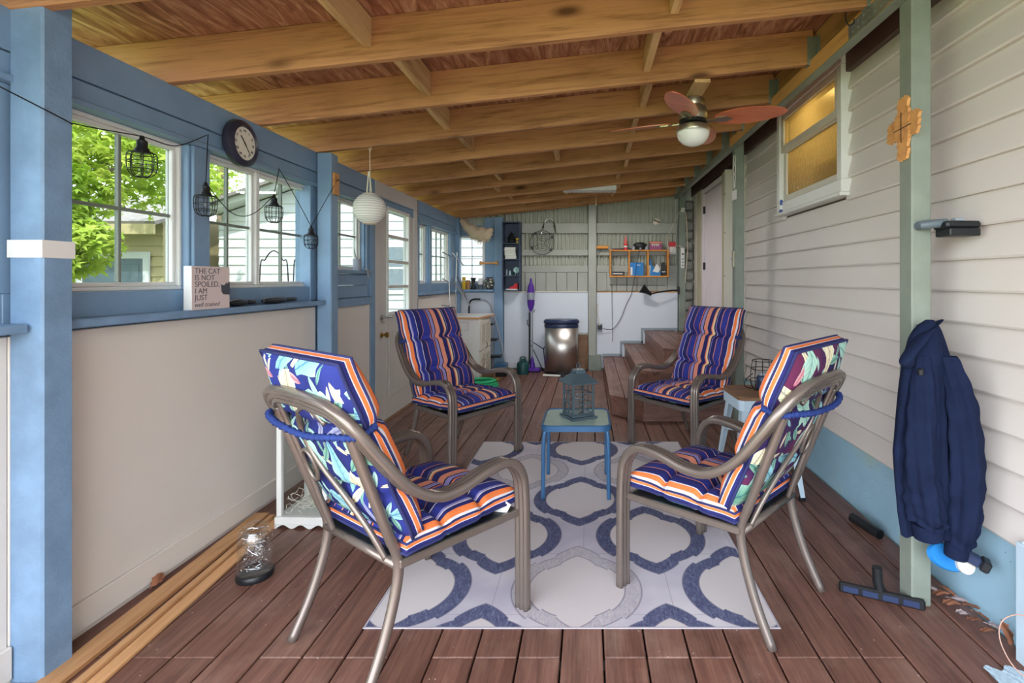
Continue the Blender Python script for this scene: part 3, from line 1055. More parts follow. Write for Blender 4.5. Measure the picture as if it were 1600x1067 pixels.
# lit shelf recess behind the glass
rc = MB()
x0, x1, y0, y1, z0, z1 = RX + .035, RX + .40, WY0 + .06, WY1 - .06, WZ0 + .06, WZ1 - .03
rc.box(x1, x1 + .02, y0, y1, z0, z1)
rc.box(x0, x1 + .02, y0 - .02, y0, z0, z1); rc.box(x0, x1 + .02, y1, y1 + .02, z0, z1)
rc.box(x0, x1 + .02, y0 - .02, y1 + .02, z0 - .02, z0); rc.box(x0, x1 + .02, y0 - .02, y1 + .02, z1, z1 + .02)
rec = rc.build('room_recess', M['cream'], w, loc=(-RX, -WY0, -WZ0))
for zz in (.16, .33):
    MB().box(.22, .40, .08, WW - .08, zz, zz + .02).build('inner_shelf', M['cream'], w)
ld = bpy.data.lights.new('room_bulb', 'POINT'); ld.energy = 1.5; ld.color = (1, .92, .74); ld.shadow_soft_size = .05
lo = bpy.data.objects.new('room_bulb', ld); COL.objects.link(lo); lo.location = (RX + .2, 3.4, WZ1 - .12)

# door and trims near the stair head
d2 = struct('door_2', (RX, 5.32, .555), 'pale mauve house door with hinges at the top of the steps')
def d2p(name, mat, x0, x1, y0, y1, z0, z1, c=.003):
    return MB().box(x0, x1, y0, y1, z0, z1, c).build(name, mat, d2)
part(wr, 'wall_panel', M['cream'], RX - .002, RX + .03, SE + .09, 5.22, .352, 2.47)
d2p('storm_frame', M['cream'], -.085, -.003, -.10, -.045, 0, 1.86)
d2p('casing', M['olive_trim'], -.070, 0, -.043, .10, 0, 1.86)
d2p('jamb', M['door_pink'], -.050, .02, .103, .16, 0, 1.80)
d2p('slab', M['door_pink'], -.032, .01, .163, 1.05, .01, 1.79)
d2p('jamb', M['door_pink'], -.050, .02, 1.053, 1.16, 0, 1.80)
d2p('head', M['door_pink'], -.050, .02, .103, 1.16, 1.802, 1.86)
d2p('casing', M['olive_trim'], -.065, 0, 1.163, 1.36, 0, 1.86)
for zz in (.12, .85, 1.55):
    d2p('hinge', M['dark_metal'], -.058, -.030, 1.02, 1.055, zz, zz + .09)
for zz in (.3, .75, 1.2, 1.6):
    d2p('storm_hinge', M['nickel'], -.092, -.084, -.09, -.04, zz, zz + .02)
part(wr, 'wall_panel', M['cream'], RX - .002, RX + .03, 6.682, 7.3, .352, 2.47)

# stone pier in the back corner with a net of small lights
sp_ = thing('stone_pier', 'narrow pier of rounded grey stones in the back corner behind a light net', 'pier', (1.415, YW - .06, .555), kind='structure')
for k in range(13):
    h = .135
    zz = .0 + k * .142
    sm = MB()
    sm.box(-.068, .066, -.05, .12, 0, h, .03)
    sm.build('stone', M['stone'], sp_, True, loc=(R.uniform(-.006, .006), R.uniform(-.012, .006), zz + .002), rot=(0, R.uniform(-.05, .05), R.uniform(-.1, .1)))
for k in range(7):
    MB().lathe([(0, 0), (.007, .004), (.008, .012), (0, .02)], 8).build('net_bulb', M['white'], sp_, True, loc=(.052, -.078, .15 + k * .27))
MB().tube([(.05, -.075, .1 + .1 * i) for i in range(18)], .002, 5).build('net_cord', M['black_wire'], sp_)

# ---------------------------------------------------------------- steps to the house door
st = struct('stairs', label='three brown deck steps with a clipped corner')
def step_poly(xl, yf, xc, yc):
    return [(xl, YW - .01), (xl, yc), (xc, yf), (RX - .02, yf), (RX - .02, YW - .01)]
steps = [(.20, 4.58, .49, 4.83, 0.0, .185), (.50, 4.96, .68, 5.14, .185, .37), (.79, 5.26, .90, 5.37, .37, .555)]
for (xl, yf, xc, yc, z0, z1) in steps:
    MB().prism(step_poly(xl + .012, yf + .012, xc + .005, yc + .01), z0, z1 - .032).build('riser', M['deck_x'], st)
    # boards along y on the left run, mitred into boards along x on the front run
    nb = 3
    wbd = .135
    for i in range(nb):
        a, b = xl + i * (wbd + .006), xl + i * (wbd + .006) + wbd
        t0 = (a - xl); t1 = (b - xl)
        # mitre: far end at wall, near end follows the clipped corner line
        def yn(xx):
            if xx <= xc: return yc + (yf - yc) * (xx - xl) / (xc - xl) + .0
            return yf + (xx - xc) * .9
        MB().prism([(a, YW - .012), (a, yn(a)), (b, yn(b)), (b, YW - .012)], z1 - .030, z1).build('tread_board', M['deck_y'], st)
    xs = xl + nb * (wbd + .006)
    yy = yf
    for i in range(3 if z1 < .5 else 13):
        y1_ = min(yy + wbd, YW - .012)
        xstart = max(xc + (yy - yf) / .9 + .006, xs if i > 2 else 0)
        xe = max(xc + (y1_ - yf) / .9 + .006, 0)
        if i > 2: xstart = xe = xs
        MB().prism([(min(xstart, 1.3), yy), (RX - .02, yy), (RX - .02, y1_), (min(xe, 1.3), y1_)], z1 - .030, z1).build('tread_board', M['deck_x'], st)
        yy = y1_ + .006

# ---------------------------------------------------------------- free standing support posts
def post(x0, x1, y0, y1, z0, z1, label, name='support_post'):
    o = part(None, name, M['green_paint'], x0, x1, y0, y1, z0, z1, .006)
    return tag(o, label, 'post', 'grey green porch posts', 'structure')
post(1.262, 1.340, 1.982, 2.066, 0, 2.60, 'grey green porch post with the navy jacket and wooden cross on it')
post(1.255, 1.335, 4.36, 4.44, 0, 2.60, 'grey green porch post in front of the steps beside the house door')
post(1.275, 1.365, YW - .105, YW - .015, .555, 2.60, 'sage post at the stair head carrying the power strip')
# ---------------------------------------------------------------- patio chairs
def lobed_profile(w, t, lobes=3, k=4):
    r = w / lobes / 2
    pts = []
    for i in range(lobes):                       # upper side
        cx = -w / 2 + r + i * 2 * r
        for q in range(k):
            a = PI - PI * q / (k - 1) if k > 1 else PI / 2
            a = PI * .9 - PI * .8 * q / (k - 1)
            pts.append((cx + r * math.cos(a), t / 2 * (.38 + .62 * math.sin(a))))
    for i in reversed(range(lobes)):             # lower side
        cx = -w / 2 + r + i * 2 * r
        for q in range(k):
            a = -PI * .1 - PI * .8 * q / (k - 1)
            pts.append((cx + r * math.cos(a), t / 2 * (-.38 + .62 * math.sin(a))))
    return pts

def cushion(parent, name, p0, p1, nrm, half_w, t_top, t_bot, creases, tufts, v0, v1, mats, nu=29, nv=41, edge_flare=0.0):
    p0, p1, nrm = Vector(p0), Vector(p1), Vector(nrm)
    def env(a):
        a = abs(2 * a - 1)
        return max(0.0, 1 - a ** 4.5) ** .5
    def pos(u, v, side):
        y = (u - .5) * 2 * half_w
        e = env(u) * env(v)
        h = .30 + .70 * e
        for c in creases:
            dd = abs(v - c)
            d = math.exp(-(dd / .030) ** 2) * .44
            for tu in tufts:
                d += math.exp(-((u - tu) / .07) ** 2 - (dd / .05) ** 2) * .46
            # soft wrinkles running away from the crease
            d += .06 * math.sin(u * 26 + c * 40) * math.exp(-(dd / .10) ** 2)
            h *= max(.10, 1 - d) if side > 0 else max(.3, 1 - d * .7)
        w = half_w * (1 + .015 * math.sin(v * 19))
        q = p0 + (p1 - p0) * v + nrm * (side * h * (t_top if side > 0 else t_bot))
        x = (u - .5) * 2 * w
        for c in creases:
            x *= 1 - .035 * math.exp(-((v - c) / .03) ** 2)
        return (q.x, -x, q.z)
    L = (p1 - p0).length
    m = MB()
    m.grid(lambda u, v: pos(u, v, 1), nu, nv, mi=0, uvfn=lambda u, v: (u, v0 + (v1 - v0) * v))
    m.grid(lambda u, v: pos(u, v, -1), nu, nv, mi=1, uvfn=lambda u, v: (u * 2 * half_w + 2.0, v0 * .5 + L * v))
    # boxed side wall carrying the first stripes
    ring = [(i / (nu - 1), 0) for i in range(nu)] + [(1, j / (nv - 1)) for j in range(1, nv)] + [(1 - i / (nu - 1), 1) for i in range(1, nu)] + [(0, 1 - j / (nv - 1)) for j in range(1, nv)]
    nr = len(ring)
    m.grid(lambda a, b: (lambda p, q: tuple(Vector(p).lerp(Vector(q), b)))(pos(*ring[round(a * (nr - 1))], 1), pos(*ring[round(a * (nr - 1))], -1)), nr, 4, mi=0, uvfn=lambda a, b: (.004 + .10 * b, a))
    o = m.build(name, mats, parent, 'all')
    # piping round the seam
    pp = [pos(i / 14, 0, 1) for i in range(15)] + [pos(1, j / 16, 1) for j in range(1, 17)] + [pos(1 - i / 14, 1, 1) for i in range(1, 15)] + [pos(0, 1 - j / 16, 1) for j in range(1, 16)]
    MB().tube(pp, .0045, 6, closed=True).build('piping', M['piping'], o, 'all')
    pq = [pos(i / 14, 0, -1) for i in range(15)] + [pos(1, j / 16, -1) for j in range(1, 17)] + [pos(1 - i / 14, 1, -1) for i in range(1, 15)] + [pos(0, 1 - j / 16, -1) for j in range(1, 16)]
    MB().tube(pq, .006, 6, closed=True).build('piping', M['piping'], o, 'all')
    return o

PROF = lobed_profile(.064, .034)
def make_chair(name, label, loc, rotz, floral, strap=True, tagged=False, mir=1):
    t = thing(name, label, 'chair', loc, rotz)
    fm = M['frame_metal']
    side = [(.300, .306, 0.0), (.302, .304, .22), (.302, .300, .44), (.285, .297, .535), (.225, .294, .590), (.12, .292, .590), (.0, .290, .565), (-.10, .288, .572),
            (-.20, .282, .635), (-.29, .272, .745), (-.350, .255, .832), (-.385, .205, .888), (-.398, .12, .906)]
    pts = side + [(-.400, 0, .910)] + [(a, -b, c) for a, b, c in reversed(side)]
    path = smooth_path(pts, 5)
    MB().sweep(path, PROF, (0, 1, 0)).build('arm_and_back_band', fm, t, 'all')
    for s in (1, -1):
        leg = smooth_path([(-.365, s * .228, .855), (-.30, s * .226, .68), (-.225, s * .222, .48), (-.190, s * .221, .385), (-.197, s * .223, .29), (-.245, s * .227, .14), (-.312, s * .232, 0.0)], 5)
        MB().tube(leg, .0172, 12).build('rear_leg', fm, t, 'all')
        MB().bar((-.195, s * .235, .372), (.298, s * .285, .372), .018, .028, .004).build('seat_rail', fm, t)
    q = mir
    br = smooth_path([(-.200, -q * .172, .372), (-.228, -q * .125, .46), (-.262, -q * .035, .565), (-.292, q * .060, .655), (-.318, q * .108, .735), (-.345, q * .100, .815), (-.372, q * .045, .885)], 6)
    MB().tube(br, .0105, 8).build('scroll_bar', fm, t, 'all')
    br = smooth_path([(-.200, q * .160, .372), (-.232, q * .168, .47), (-.285, q * .178, .63), (-.345, q * .190, .80), (-.372, q * .192, .868)], 6)
    MB().tube(br, .0105, 8).build('scroll_bar', fm, t, 'all')
    ring = [(-.290 - .020 * math.sin(a), q * (.138 + .036 * math.cos(a)), .640 + .058 * math.sin(a)) for a in [2 * PI * i / 20 for i in range(20)]]
    MB().tube(ring, .0075, 8, closed=True).build('ring', fm, t, 'all')
    arc = smooth_path([(-.360, -q * .10, .835), (-.372, -q * .05, .868), (-.375, q * .01, .874), (-.366, q * .06, .852)], 5)
    MB().tube(arc, .0085, 8).build('scroll_bar', fm, t, 'all')
    MB().tube([(-.195, -.222, .368), (-.195, .222, .368)], .0150, 10).build('back_rail', fm, t, 'all')
    MB().bar((.296, -.285, .366), (.296, .285, .366), .02, .030, .004).build('front_rail', fm, t)
    MB().prism([(-.19, -.22), (.29, -.275), (.29, .275), (-.19, .22)], .376, .381).build('sling', M['dark_metal'], t)
    cm_ = [M['stripe'], floral]
    cushion(t, 'seat_cushion', (.318, 0, .425), (-.185, 0, .420), (0, 0, 1), .262, .066, .044, (.36, .70), (.30, .70), 0, .5, cm_)
    bc = cushion(t, 'back_cushion', (-.140, 0, .452), (-.385, 0, 1.045), (.924, 0, .382), .255, .078, .060, (.27, .64), (.28, .72), .5, 1.2, cm_)
    if strap:
        sp = smooth_path([(-.285, .252, .835), (-.345, .262, .822), (-.392, .215, .826), (-.412, .10, .816), (-.412, -.08, .810), (-.392, -.20, .820), (-.345, -.262, .820), (-.285, -.252, .838)], 14)
        rr = [.0098 + .0036 * math.sin(i * 2.4) for i in range(len(sp))]
        MB().tube(sp, rr, 8).build('elastic_strap', M['strap'], bc, 'all')
    if tagged:
        MB().box(-.002, .002, -.026, .026, -.075, 0).build('care_label', M['tape'], t, loc=(.25, -.262, .425), rot=(.5, 0, .4))
    return t
D2R = PI / 180
make_chair('patio_chair', 'bronze patio chair seen from its navy floral back beside the white floor lantern', (-.681, 1.913, 0), 54 * D2R, M['floral'], tagged=True)
make_chair('patio_chair', 'bronze patio chair with maroon floral cushion back beside the pale stool', (.572, 2.137, 0), 136 * D2R, M['floral_maroon'], mir=-1)
make_chair('patio_chair', 'bronze patio chair with striped cushion in front of the glazed door', (-.953, 3.72, 0), -36 * D2R, M['floral'])
make_chair('patio_chair', 'bronze patio chair with striped cushion in front of the brown steps', (.76, 3.93, 0), 221 * D2R, M['floral'])

# ---------------------------------------------------------------- rug
rx0, rx1, ry0, ry1 = RUG
rug = MB().box(rx0, rx1, ry0, ry1, .0005, .0040, .0015).build('rug', M['rug'])
tag(rug, 'pale rug with navy quatrefoil rings under the patio chairs', 'rug')
e = MB()
for (a, b, c, d) in ((rx0 - .004, rx1 + .004, ry0 - .004, ry0 + .005), (rx0 - .004, rx1 + .004, ry1 - .005, ry1 + .004), (rx0 - .004, rx0 + .005, ry0, ry1), (rx1 - .005, rx1 + .004, ry0, ry1)):
    e.box(a, b, c, d, .0005, .0048, .0015)
e.build('binding', M['rug_edge'], rug)

# ---------------------------------------------------------------- side table and lantern
def rrect(w, d, r, n=6):
    pts = []
    for (cx, cy, a0) in ((w / 2 - r, d / 2 - r, 0), (-w / 2 + r, d / 2 - r, PI / 2), (-w / 2 + r, -d / 2 + r, PI), (w / 2 - r, -d / 2 + r, 3 * PI / 2)):
        for i in range(n):
            a = a0 + PI / 2 * i / (n - 1)
            pts.append((cx + r * math.cos(a), cy + r * math.sin(a)))
    return pts
tb = thing('side_table', 'small blue metal side table with frosted glass top on the rug', 'table', (-.075, 3.145, .0040))
MB().prism(rrect(.385, .385, .05), .418, .424).build('glass_top', M['table_glass'], tb)
rimp = [(x, y, .412) for x, y in rrect(.40, .40, .055)]
MB().sweep(rimp, [(-.018, -.007), (.014, -.007), (.018, 0), (.014, .007), (-.018, .007)], (0, 0, 1), closed=True).build('apron', M['table_blue'], tb, True)
for sx in (-1, 1):
    for sy in (-1, 1):
        lg = smooth_path([(sx * .155, sy * .155, .405), (sx * .178, sy * .178, .392), (sx * .188, sy * .188, .34), (sx * .190, sy * .190, .15), (sx * .192, sy * .192, 0)], 5)
        MB().tube(lg, .0125, 10).build('leg', M['table_blue'], tb, 'all')

def cage_lantern(name, label, loc, rotz, w, h, metal, cols=2, rows=3):
    t = thing(name, label, 'lantern', loc, rotz)
    b = w / 2
    MB().box(-b - .022, b + .022, -b - .022, b + .022, 0, .014, .003).box(-b - .008, b + .008, -b - .008, b + .008, .014, .03, .003).build('base', metal, t)
    for sx in (-1, 1):
        for sy in (-1, 1):
            MB().box(sx * b - .006, sx * b + .006, sy * b - .006, sy * b + .006, .03, h, .002).build('corner_post', metal, t)
    for k in range(4):
        a = k * PI / 2
        fr = MB(); k0 = fr.mark()
        for i in range(1, cols):
            fr.box(-b + 2 * b * i / cols - .002, -b + 2 * b * i / cols + .002, b - .003, b + .002, .03, h)
        for j in range(0, rows + 1):
            zz = .03 + (h - .03) * j / rows
            fr.box(-b, b, b - .003, b + .002, zz - .003, zz + .003)
        fr.xf(k0, Matrix.Rotation(a, 4, 'Z'))
        fr.build('side_bars', metal, t)
        pn = MB(); k0 = pn.mark(); pn.box(-b, b, b - .006, b - .005, .03, h); pn.xf(k0, Matrix.Rotation(a, 4, 'Z'))
        pn.build('pane', M['lantern_glass'], t)
    rf = MB(); k0 = rf.mark()
    rf.lathe([((b + .026) * 1.414, 0), ((b + .026) * 1.414, .006), (.034 * 1.414, .058), (.034 * 1.414, .068), (.046, .070), (.046, .080), (0, .084)], 4)
    rf.xf(k0, Matrix.Translation((0, 0, h)) @ Matrix.Rotation(PI / 4, 4, 'Z'))
    rf.build('roof', metal, t)
    MB().tube([(0, .022 * math.cos(a), h + .098 + .024 * math.sin(a)) for a in [2 * PI * i / 16 for i in range(16)]], .003, 6, closed=True).build('ring_handle', metal, t, 'all')
    MB().tube(smooth_path([(.03 * math.cos(i * 2.1), .03 * math.sin(i * 2.6), .035 + .006 * i) for i in range(22)], 3), .0012, 4).build('fairy_wire', M['chrome'], t)
    return t
cage_lantern('candle_lantern', 'slate grey metal candle lantern on the glass side table', (-.065, 3.16, .4282), 28 * D2R, .135, .215, M['lantern_metal'])

# ---------------------------------------------------------------- ceiling fan
fan = thing('ceiling_fan', 'ceiling fan with four reddish wooden blades and a white light bowl', 'ceiling fan', (.637, 3.10, 0))
zc = zb(.637)
bd = MB(); bd.box(-.045, .045, -.262, .290, zc - .020 - 0, zc + .001 - .002, .002)
bd.build('mount_board', M['block'], fan)
MB().lathe([(.0, 0), (.066, -.001), (.070, -.014), (.062, -.045), (.03, -.062), (.0, -.062)], 20).build('canopy', M['nickel'], fan, True, loc=(0, 0, zc - .022))
MB().lathe([(.012, 0), (.012, -.04), (0, -.04)], 10).build('down_rod', M['nickel'], fan, True, loc=(0, 0, zc - .08))
MB().lathe([(0, .10), (.045, .098), (.078, .08), (.088, .05), (.088, .02), (.075, .0), (0, 0)], 24).build('motor', M['nickel'], fan, True, loc=(0, 0, 2.235 + .015))
MB().lathe([(.085, .026), (.085, .008), (.070, 0), (0, 0)], 24).build('blade_ring', M['dark_metal'], fan, True, loc=(0, 0, 2.225))
kit = MB().lathe([(.07, .0), (.098, -.012), (.103, -.035), (.101, -.045), (0, -.045)], 28).build('light_fitter', M['nickel'], fan, True, loc=(0, 0, 2.226))
gw = G('opal_glass'); gw.set(rgb(232, 234, 230), .25, 0, .5); M['opal'] = gw.mat
MB().lathe([(.100, 0), (.098, -.016), (.088, -.042), (.066, -.066), (.036, -.080), (0, -.085)], 28).build('light_bowl', M['opal'], fan, 'all', loc=(0, 0, 2.180))
M['blade'] = wood('cherry_blade', rgb(196, 110, 78), rgb(160, 80, 54), 0, .3, .7, 0, .05, .03, .5, .05)
for k in range(4):
    a = (-23 + 90 * k) * D2R
    bl_ = MB(); k0 = bl_.mark()
    prof = []
    for i in range(25):
        s = i / 24
        xx = .135 + s * .405
        wv = .086 * (math.sin(PI * min(1, max(0, s * .97 + .03)) ** .85)) ** .5
        prof.append((xx, wv))
    poly = [(x_, w_) for x_, w_ in prof] + [(x_, -w_) for x_, w_ in reversed(prof)]
    bl_.prism(poly, -.003, .003)
    bl_.xf(k0, Matrix.Rotation(a, 4, 'Z') @ Matrix.Rotation(-13 * D2R, 4, 'X'))
    bobj = bl_.build('blade', M['blade'], fan, loc=(0, 0, 2.245))
    ir = MB(); k0 = ir.mark()
    ir.prism([(.07, -.016), (.13, -.010), (.15, -.026), (.20, -.028), (.235, 0), (.20, .028), (.15, .026), (.13, .010), (.07, .016)], -.010, -.0035)
    ir.xf(k0, Matrix.Rotation(a, 4, 'Z') @ Matrix.Rotation(-13 * D2R, 4, 'X'))
    ir.build('blade_iron', M['nickel'], bobj)

# ---------------------------------------------------------------- wall clock
ck = thing('wall_clock', 'round dark framed wall clock with cream face above the window', 'clock', (-1.816, 2.63, 1.985))
RY = Matrix.Rotation(PI / 2, 4, 'Y')
k_ = MB(); k0 = k_.mark()
k_.lathe([(0, 0), (.118, 0), (.122, .010), (.118, .028), (.100, .040), (.090, .044), (.084, .036), (.084, .030), (0, .030)], 40)
k_.xf(k0, RY); k_.build('frame', M['clock_frame'], ck, True)
k_ = MB(); k0 = k_.mark(); k_.lathe([(.084, .0), (.084, .004), (0, .004)], 40); k_.xf(k0, Matrix.Translation((.029, 0, 0)) @ RY)
k_.build('face', M['clock_face'], ck)
TX = Matrix(((0, 0, 1, 0), (1, 0, 0, 0), (0, 1, 0, 0), (0, 0, 0, 1)))      # text in the y-z plane reading along +y
for i, nm in enumerate(['XII', 'I', 'II', 'III', 'IIII', 'V', 'VI', 'VII', 'VIII', 'IX', 'X', 'XI']):
    a = PI / 2 - i * PI / 6
    r_ = .066
    text_mesh(nm, .019, M['ink'], ck, Matrix.Translation((.0335, r_ * math.cos(a), r_ * math.sin(a) - .006)) @ TX, 'numeral', align='CENTER')
for (aa, L_, w_) in ((132 * D2R, .046, .006), (-52 * D2R, .066, .004)):
    MB().bar((.0355, -.012 * math.cos(aa), -.012 * math.sin(aa)), (.0355, L_ * math.cos(aa), L_ * math.sin(aa)), .0016, w_, 0, (0, -math.sin(aa), math.cos(aa))).build('hand', M['black'], ck)

# ---------------------------------------------------------------- block sign on the ledge
sg = thing('block_sign', 'blush box sign reading the cat is not spoiled on the blue ledge', 'sign', (-1.792, 2.385, 1.142), -3 * D2R)
MB().box(-.020, .019, -.112, .112, 0, .200, .002).build('box', M['white'], sg)
MB().box(.019, .0202, -.111, .111, .001, .199).build('printed_face', M['sign_pink'], sg)
for i, (tx, sz) in enumerate((('THE CAT', .036), ('IS NOT', .036), ('SPOILED,', .036), ('I AM', .036), ('JUST', .036))):
    text_mesh(tx, sz, M['ink'], sg, Matrix.Translation((.0204, -.096, .166 - i * .0305)) @ TX)
text_mesh('well trained', .030, M['ink'], sg, Matrix.Translation((.0204, -.098, .014)) @ TX, shear=.3)
catp = [(.111, .065), (.070, .068), (.060, .082), (.058, .108), (.054, .118), (.066, .112), (.078, .112), (.092, .126), (.096, .118), (.104, .126), (.111, .128)]
cp = MB(); k0 = cp.mark(); cp.prism(catp, .0, .0006); cp.xf(k0, Matrix.Translation((.0203, 0, 0)) @ TX)
cp.build('cat_print', M['cat_ink'], sg)

# ---------------------------------------------------------------- string of cage lights
cord_c = M['black_wire']
def cage_light(loc, s, label, tilt=0.0):
    t = thing('cage_light', label, 'light', loc, 0, 'cage lights on the window string')
    MB().lathe([(0, .115), (.006, .115), (.010, .10), (.018, .094), (.018, .070), (.024, .062), (.026, .048), (0, .048)], 14).build('socket', M['dark_metal'], t, True)
    MB().lathe([(.012, .05), (.022, .03), (.026, .005), (.02, -.018), (0, -.026)], 14).build('bulb', M['lantern_glass'], t, 'all')
    for k in range(8):
        a = k * PI / 4
        pr = smooth_path([(.024, 0, .052), (.044, 0, .044), (.046, 0, .0), (.040, 0, -.030), (.022, 0, -.046), (.004, 0, -.048)], 3)
        q = [(p.x * math.cos(a), p.x * math.sin(a), p.z) for p in pr]
        MB().tube(q, .0018, 5).build('cage_wire', M['black_wire'], t, 'all')
    for (zz, rr) in ((.043, .0445), (.012, .047), (-.018, .0445), (-.046, .018)):
        MB().tube([(rr * math.cos(b), rr * math.sin(b), zz) for b in [2 * PI * i / 20 for i in range(20)]], .0018, 5, closed=True).build('cage_hoop', M['black_wire'], t, 'all')
    t.scale = (s, s, s)
    return t
C1, C2, C3, C4 = at(222, 258, 1.99), at(321, 322, 2.317), at(428, 335, 2.82), at(486, 378, 3.20)
cage_light(C1, 1.0, 'black cage light hanging before the window next to the weathered post')
cage_light(C2, .95, 'black cage light hanging beside the mullion above the box sign')
cage_light(C3, .95, 'black cage light hanging before the window right of the clock')
cage_light(C4, .88, 'black cage light hanging lowest against the blue post')
def up(c, s=1.0): return (c.x, c.y, c.z + .112 * s)
H1, H2, H3 = (-1.80, 2.40, at(300, 210, 2.40).z), (-1.80, 2.95, 1.925), (-1.7115, 3.46, at(526, 280, 3.46).z)
sc_ = smooth_path([(-1.78, .9, 2.0), (-1.712, 1.60, 1.815), (-1.712, 1.70, 1.80), up(C1), (-1.79, 2.2, 1.86), H1], 6)
sc_ += smooth_path([H1, (-1.78, 2.36, 1.75), up(C2, .95)], 5)[1:]
sc_ += smooth_path([up(C2, .95), (-1.76, 2.5, 1.61), (-1.76, 2.66, 1.625), up(C3, .95)], 6)[1:]
sc_ += [Vector(H2)]
sc_ += smooth_path([H2, (-1.77, 3.06, 1.78), up(C4, .88)], 5)[1:]
sc_ += [Vector(H3)]
tag(MB().tube(sc_, .0022, 5).build('light_cord', M['black_wire'], None, 'all'), 'thin black cord looping from the weathered post along the window row', 'cord')
pq = thing('wooden_plaque', 'small bare wood plaque nailed to the blue post', 'plaque', (-1.728, 3.455, at(524, 288, 3.46).z))
MB().box(0, .014, -.035, .035, -.075, .075, .002).build('board', M['pine_x'], pq)
MB().lathe([(.003, 0), (.003, .012), (0, .013)], 6).build('nail', M['dark_metal'], pq, rot=(0, PI / 2, 0), loc=(.013, .01, .03))

# black umbrellas and small things on the ledge
def umbrella(loc, L, rz, label):
    t = thing('folded_umbrella', label, 'umbrella', loc, rz, 'folded umbrellas on the ledge')
    m = MB(); k0 = m.mark()
    m.lathe([(0, 0), (.010, .004), (.017, .03), (.020, L * .35), (.015, L * .62), (.012, L * .65), (0, L * .65)], 12)
    m.xf(k0, Matrix.Translation((0, 0, .020)) @ Matrix.Rotation(-PI / 2, 4, 'X')); m.build('canopy', M['black'], t, True)
    m = MB(); k0 = m.mark()
    m.lathe([(.009, L * .65), (.012, L * .70), (.013, L * .96), (.008, L), (0, L)], 12)
    m.xf(k0, Matrix.Translation((0, 0, .020)) @ Matrix.Rotation(-PI / 2, 4, 'X')); m.build('handle', M['dark_metal'], t, True)
umbrella((-1.80, 2.535, 1.142), .20, 0, 'short black folded umbrella on the ledge right beside the box sign')
umbrella((-1.80, 2.80, 1.142), .34, 2 * D2R, 'long black folded umbrella lying on the ledge near the blue post')
kn_ = thing('key_bunch', 'small bunch of black keys on the ledge against the post', 'keys', (-1.79, 3.28, 1.143))
for k in range(3):
    MB().box(-.006, .006, 0, .05, .001 + .003 * k, .003 + .003 * k, .001).build('key', M['dark_metal'], kn_, rot=(0, 0, (k - 1) * .6))
# cup on the narrow window sill, gripper tool on post
cup = thing('mug', 'grey mug holding a pencil on the narrow window sill', 'mug', (-1.835, 4.02, 1.353))
MB().lathe([(.0, 0), (.030, 0), (.032, .09), (.029, .09), (.028, .006), (0, .006)], 18).build('body', M['grey_plastic'], cup, True)
MB().tube([(.01, 0, .01), (-.015, -.02, .17)], .0035, 6).build('pencil', M['ink'], cup)
gt = thing('hose_nozzle', 'grey trigger nozzle hooked on the edge of the narrow sill', 'nozzle', (-1.79, 4.10, 1.352))
MB().tube([(0, 0, 0), (.0, .03, -.06)], .009, 8).build('grip', M['grey_plastic'], gt, True)
MB().tube([(-.0, -.03, .012), (.0, .05, -.01)], .011, 8).build('barrel', M['grey_plastic'], gt, True)

# ---------------------------------------------------------------- round paper lantern
pl = thing('paper_lantern', 'round ribbed white paper lantern hanging from a rafter hook', 'lantern', (-1.468, 3.40, 1.755))
Rl = .106
prf = []
nrib = 15
for i in range(nrib * 4 + 1):
    a = -1.20 + 2.40 * i / (nrib * 4)
    rr = Rl * (1 - .022 * abs(math.sin(i * PI / 4)))
    prf.append((rr * math.cos(a), rr * math.sin(a)))
MB().lathe(prf, 28).build('shade', M['paper'], pl, 'all', fix=False)
rb = MB()
for i in range(1, nrib):
    a = -1.20 + 2.40 * i / nrib
    rb.tube([(Rl * 1.004 * math.cos(a) * math.cos(b), Rl * 1.004 * math.cos(a) * math.sin(b), Rl * 1.004 * math.sin(a)) for b in [2 * PI * q / 28 for q in range(28)]], .0011, 4, closed=True)
rb.build('ribs', M['grey_plastic'], pl)
for s in (-1, 1):
    MB().tube([(.041 * math.cos(b), .041 * math.sin(b), s * Rl * .93) for b in [2 * PI * q / 20 for q in range(20)]], .004, 6, closed=True).build('end_ring', M['wire_white'], pl, 'all')
zt = zb(-1.468) - 1.755
MB().tube([(0, 0, .10), (.004, 0, .16), (0, 0, zt - .02)], .003, 6).build('hanging_cord', M['wire_white'], pl)
MB().tube(smooth_path([(-.02, 0, .10), (-.012, 0, .19), (-.006, 0, .25), (.004, 0, .18), (.012, 0, .10)], 4), .0045, 6).build('tassel', M['wicker'], pl)
MB().tube(smooth_path([(0, .02, zt + .002), (0, .018, zt - .02), (0, 0, zt - .03), (0, -.01, zt - .015)], 4), .003, 6).build('hook', M['wire_white'], pl)

# ---------------------------------------------------------------- floor things on the left
wlt = thing('floor_lantern', 'tall white wooden lantern with straw inside behind the floral chair', 'lantern', (-1.475, 2.745, 0), -2 * D2R)
b = .12
bs = MB().box(-b - .02, b + .02, -b - .02, b + .02, .02, .058, .004)
for q in range(4):
    k0 = bs.mark()
    n_ = 24
    poly = [(-b - .02, .022)] + [(-b - .02 + (2 * b + .04) * i / n_, .010 - .010 * math.cos(i / n_ * 2 * PI * 3) - .0) for i in range(n_ + 1)] + [(b + .02, .022)]
    bs.prism(poly, b + .008, b + .02)
    bs.xf(k0, Matrix.Rotation(q * PI / 2, 4, 'Z') @ Matrix.Rotation(PI / 2, 4, 'X'))
bs.build('base', M['white'], wlt)
for sx in (-1, 1):
    for sy in (-1, 1):
        MB().box(sx * b - .013, sx * b + .013, sy * b - .013, sy * b + .013, .058, .53, .003).build('corner_post', M['white'], wlt)
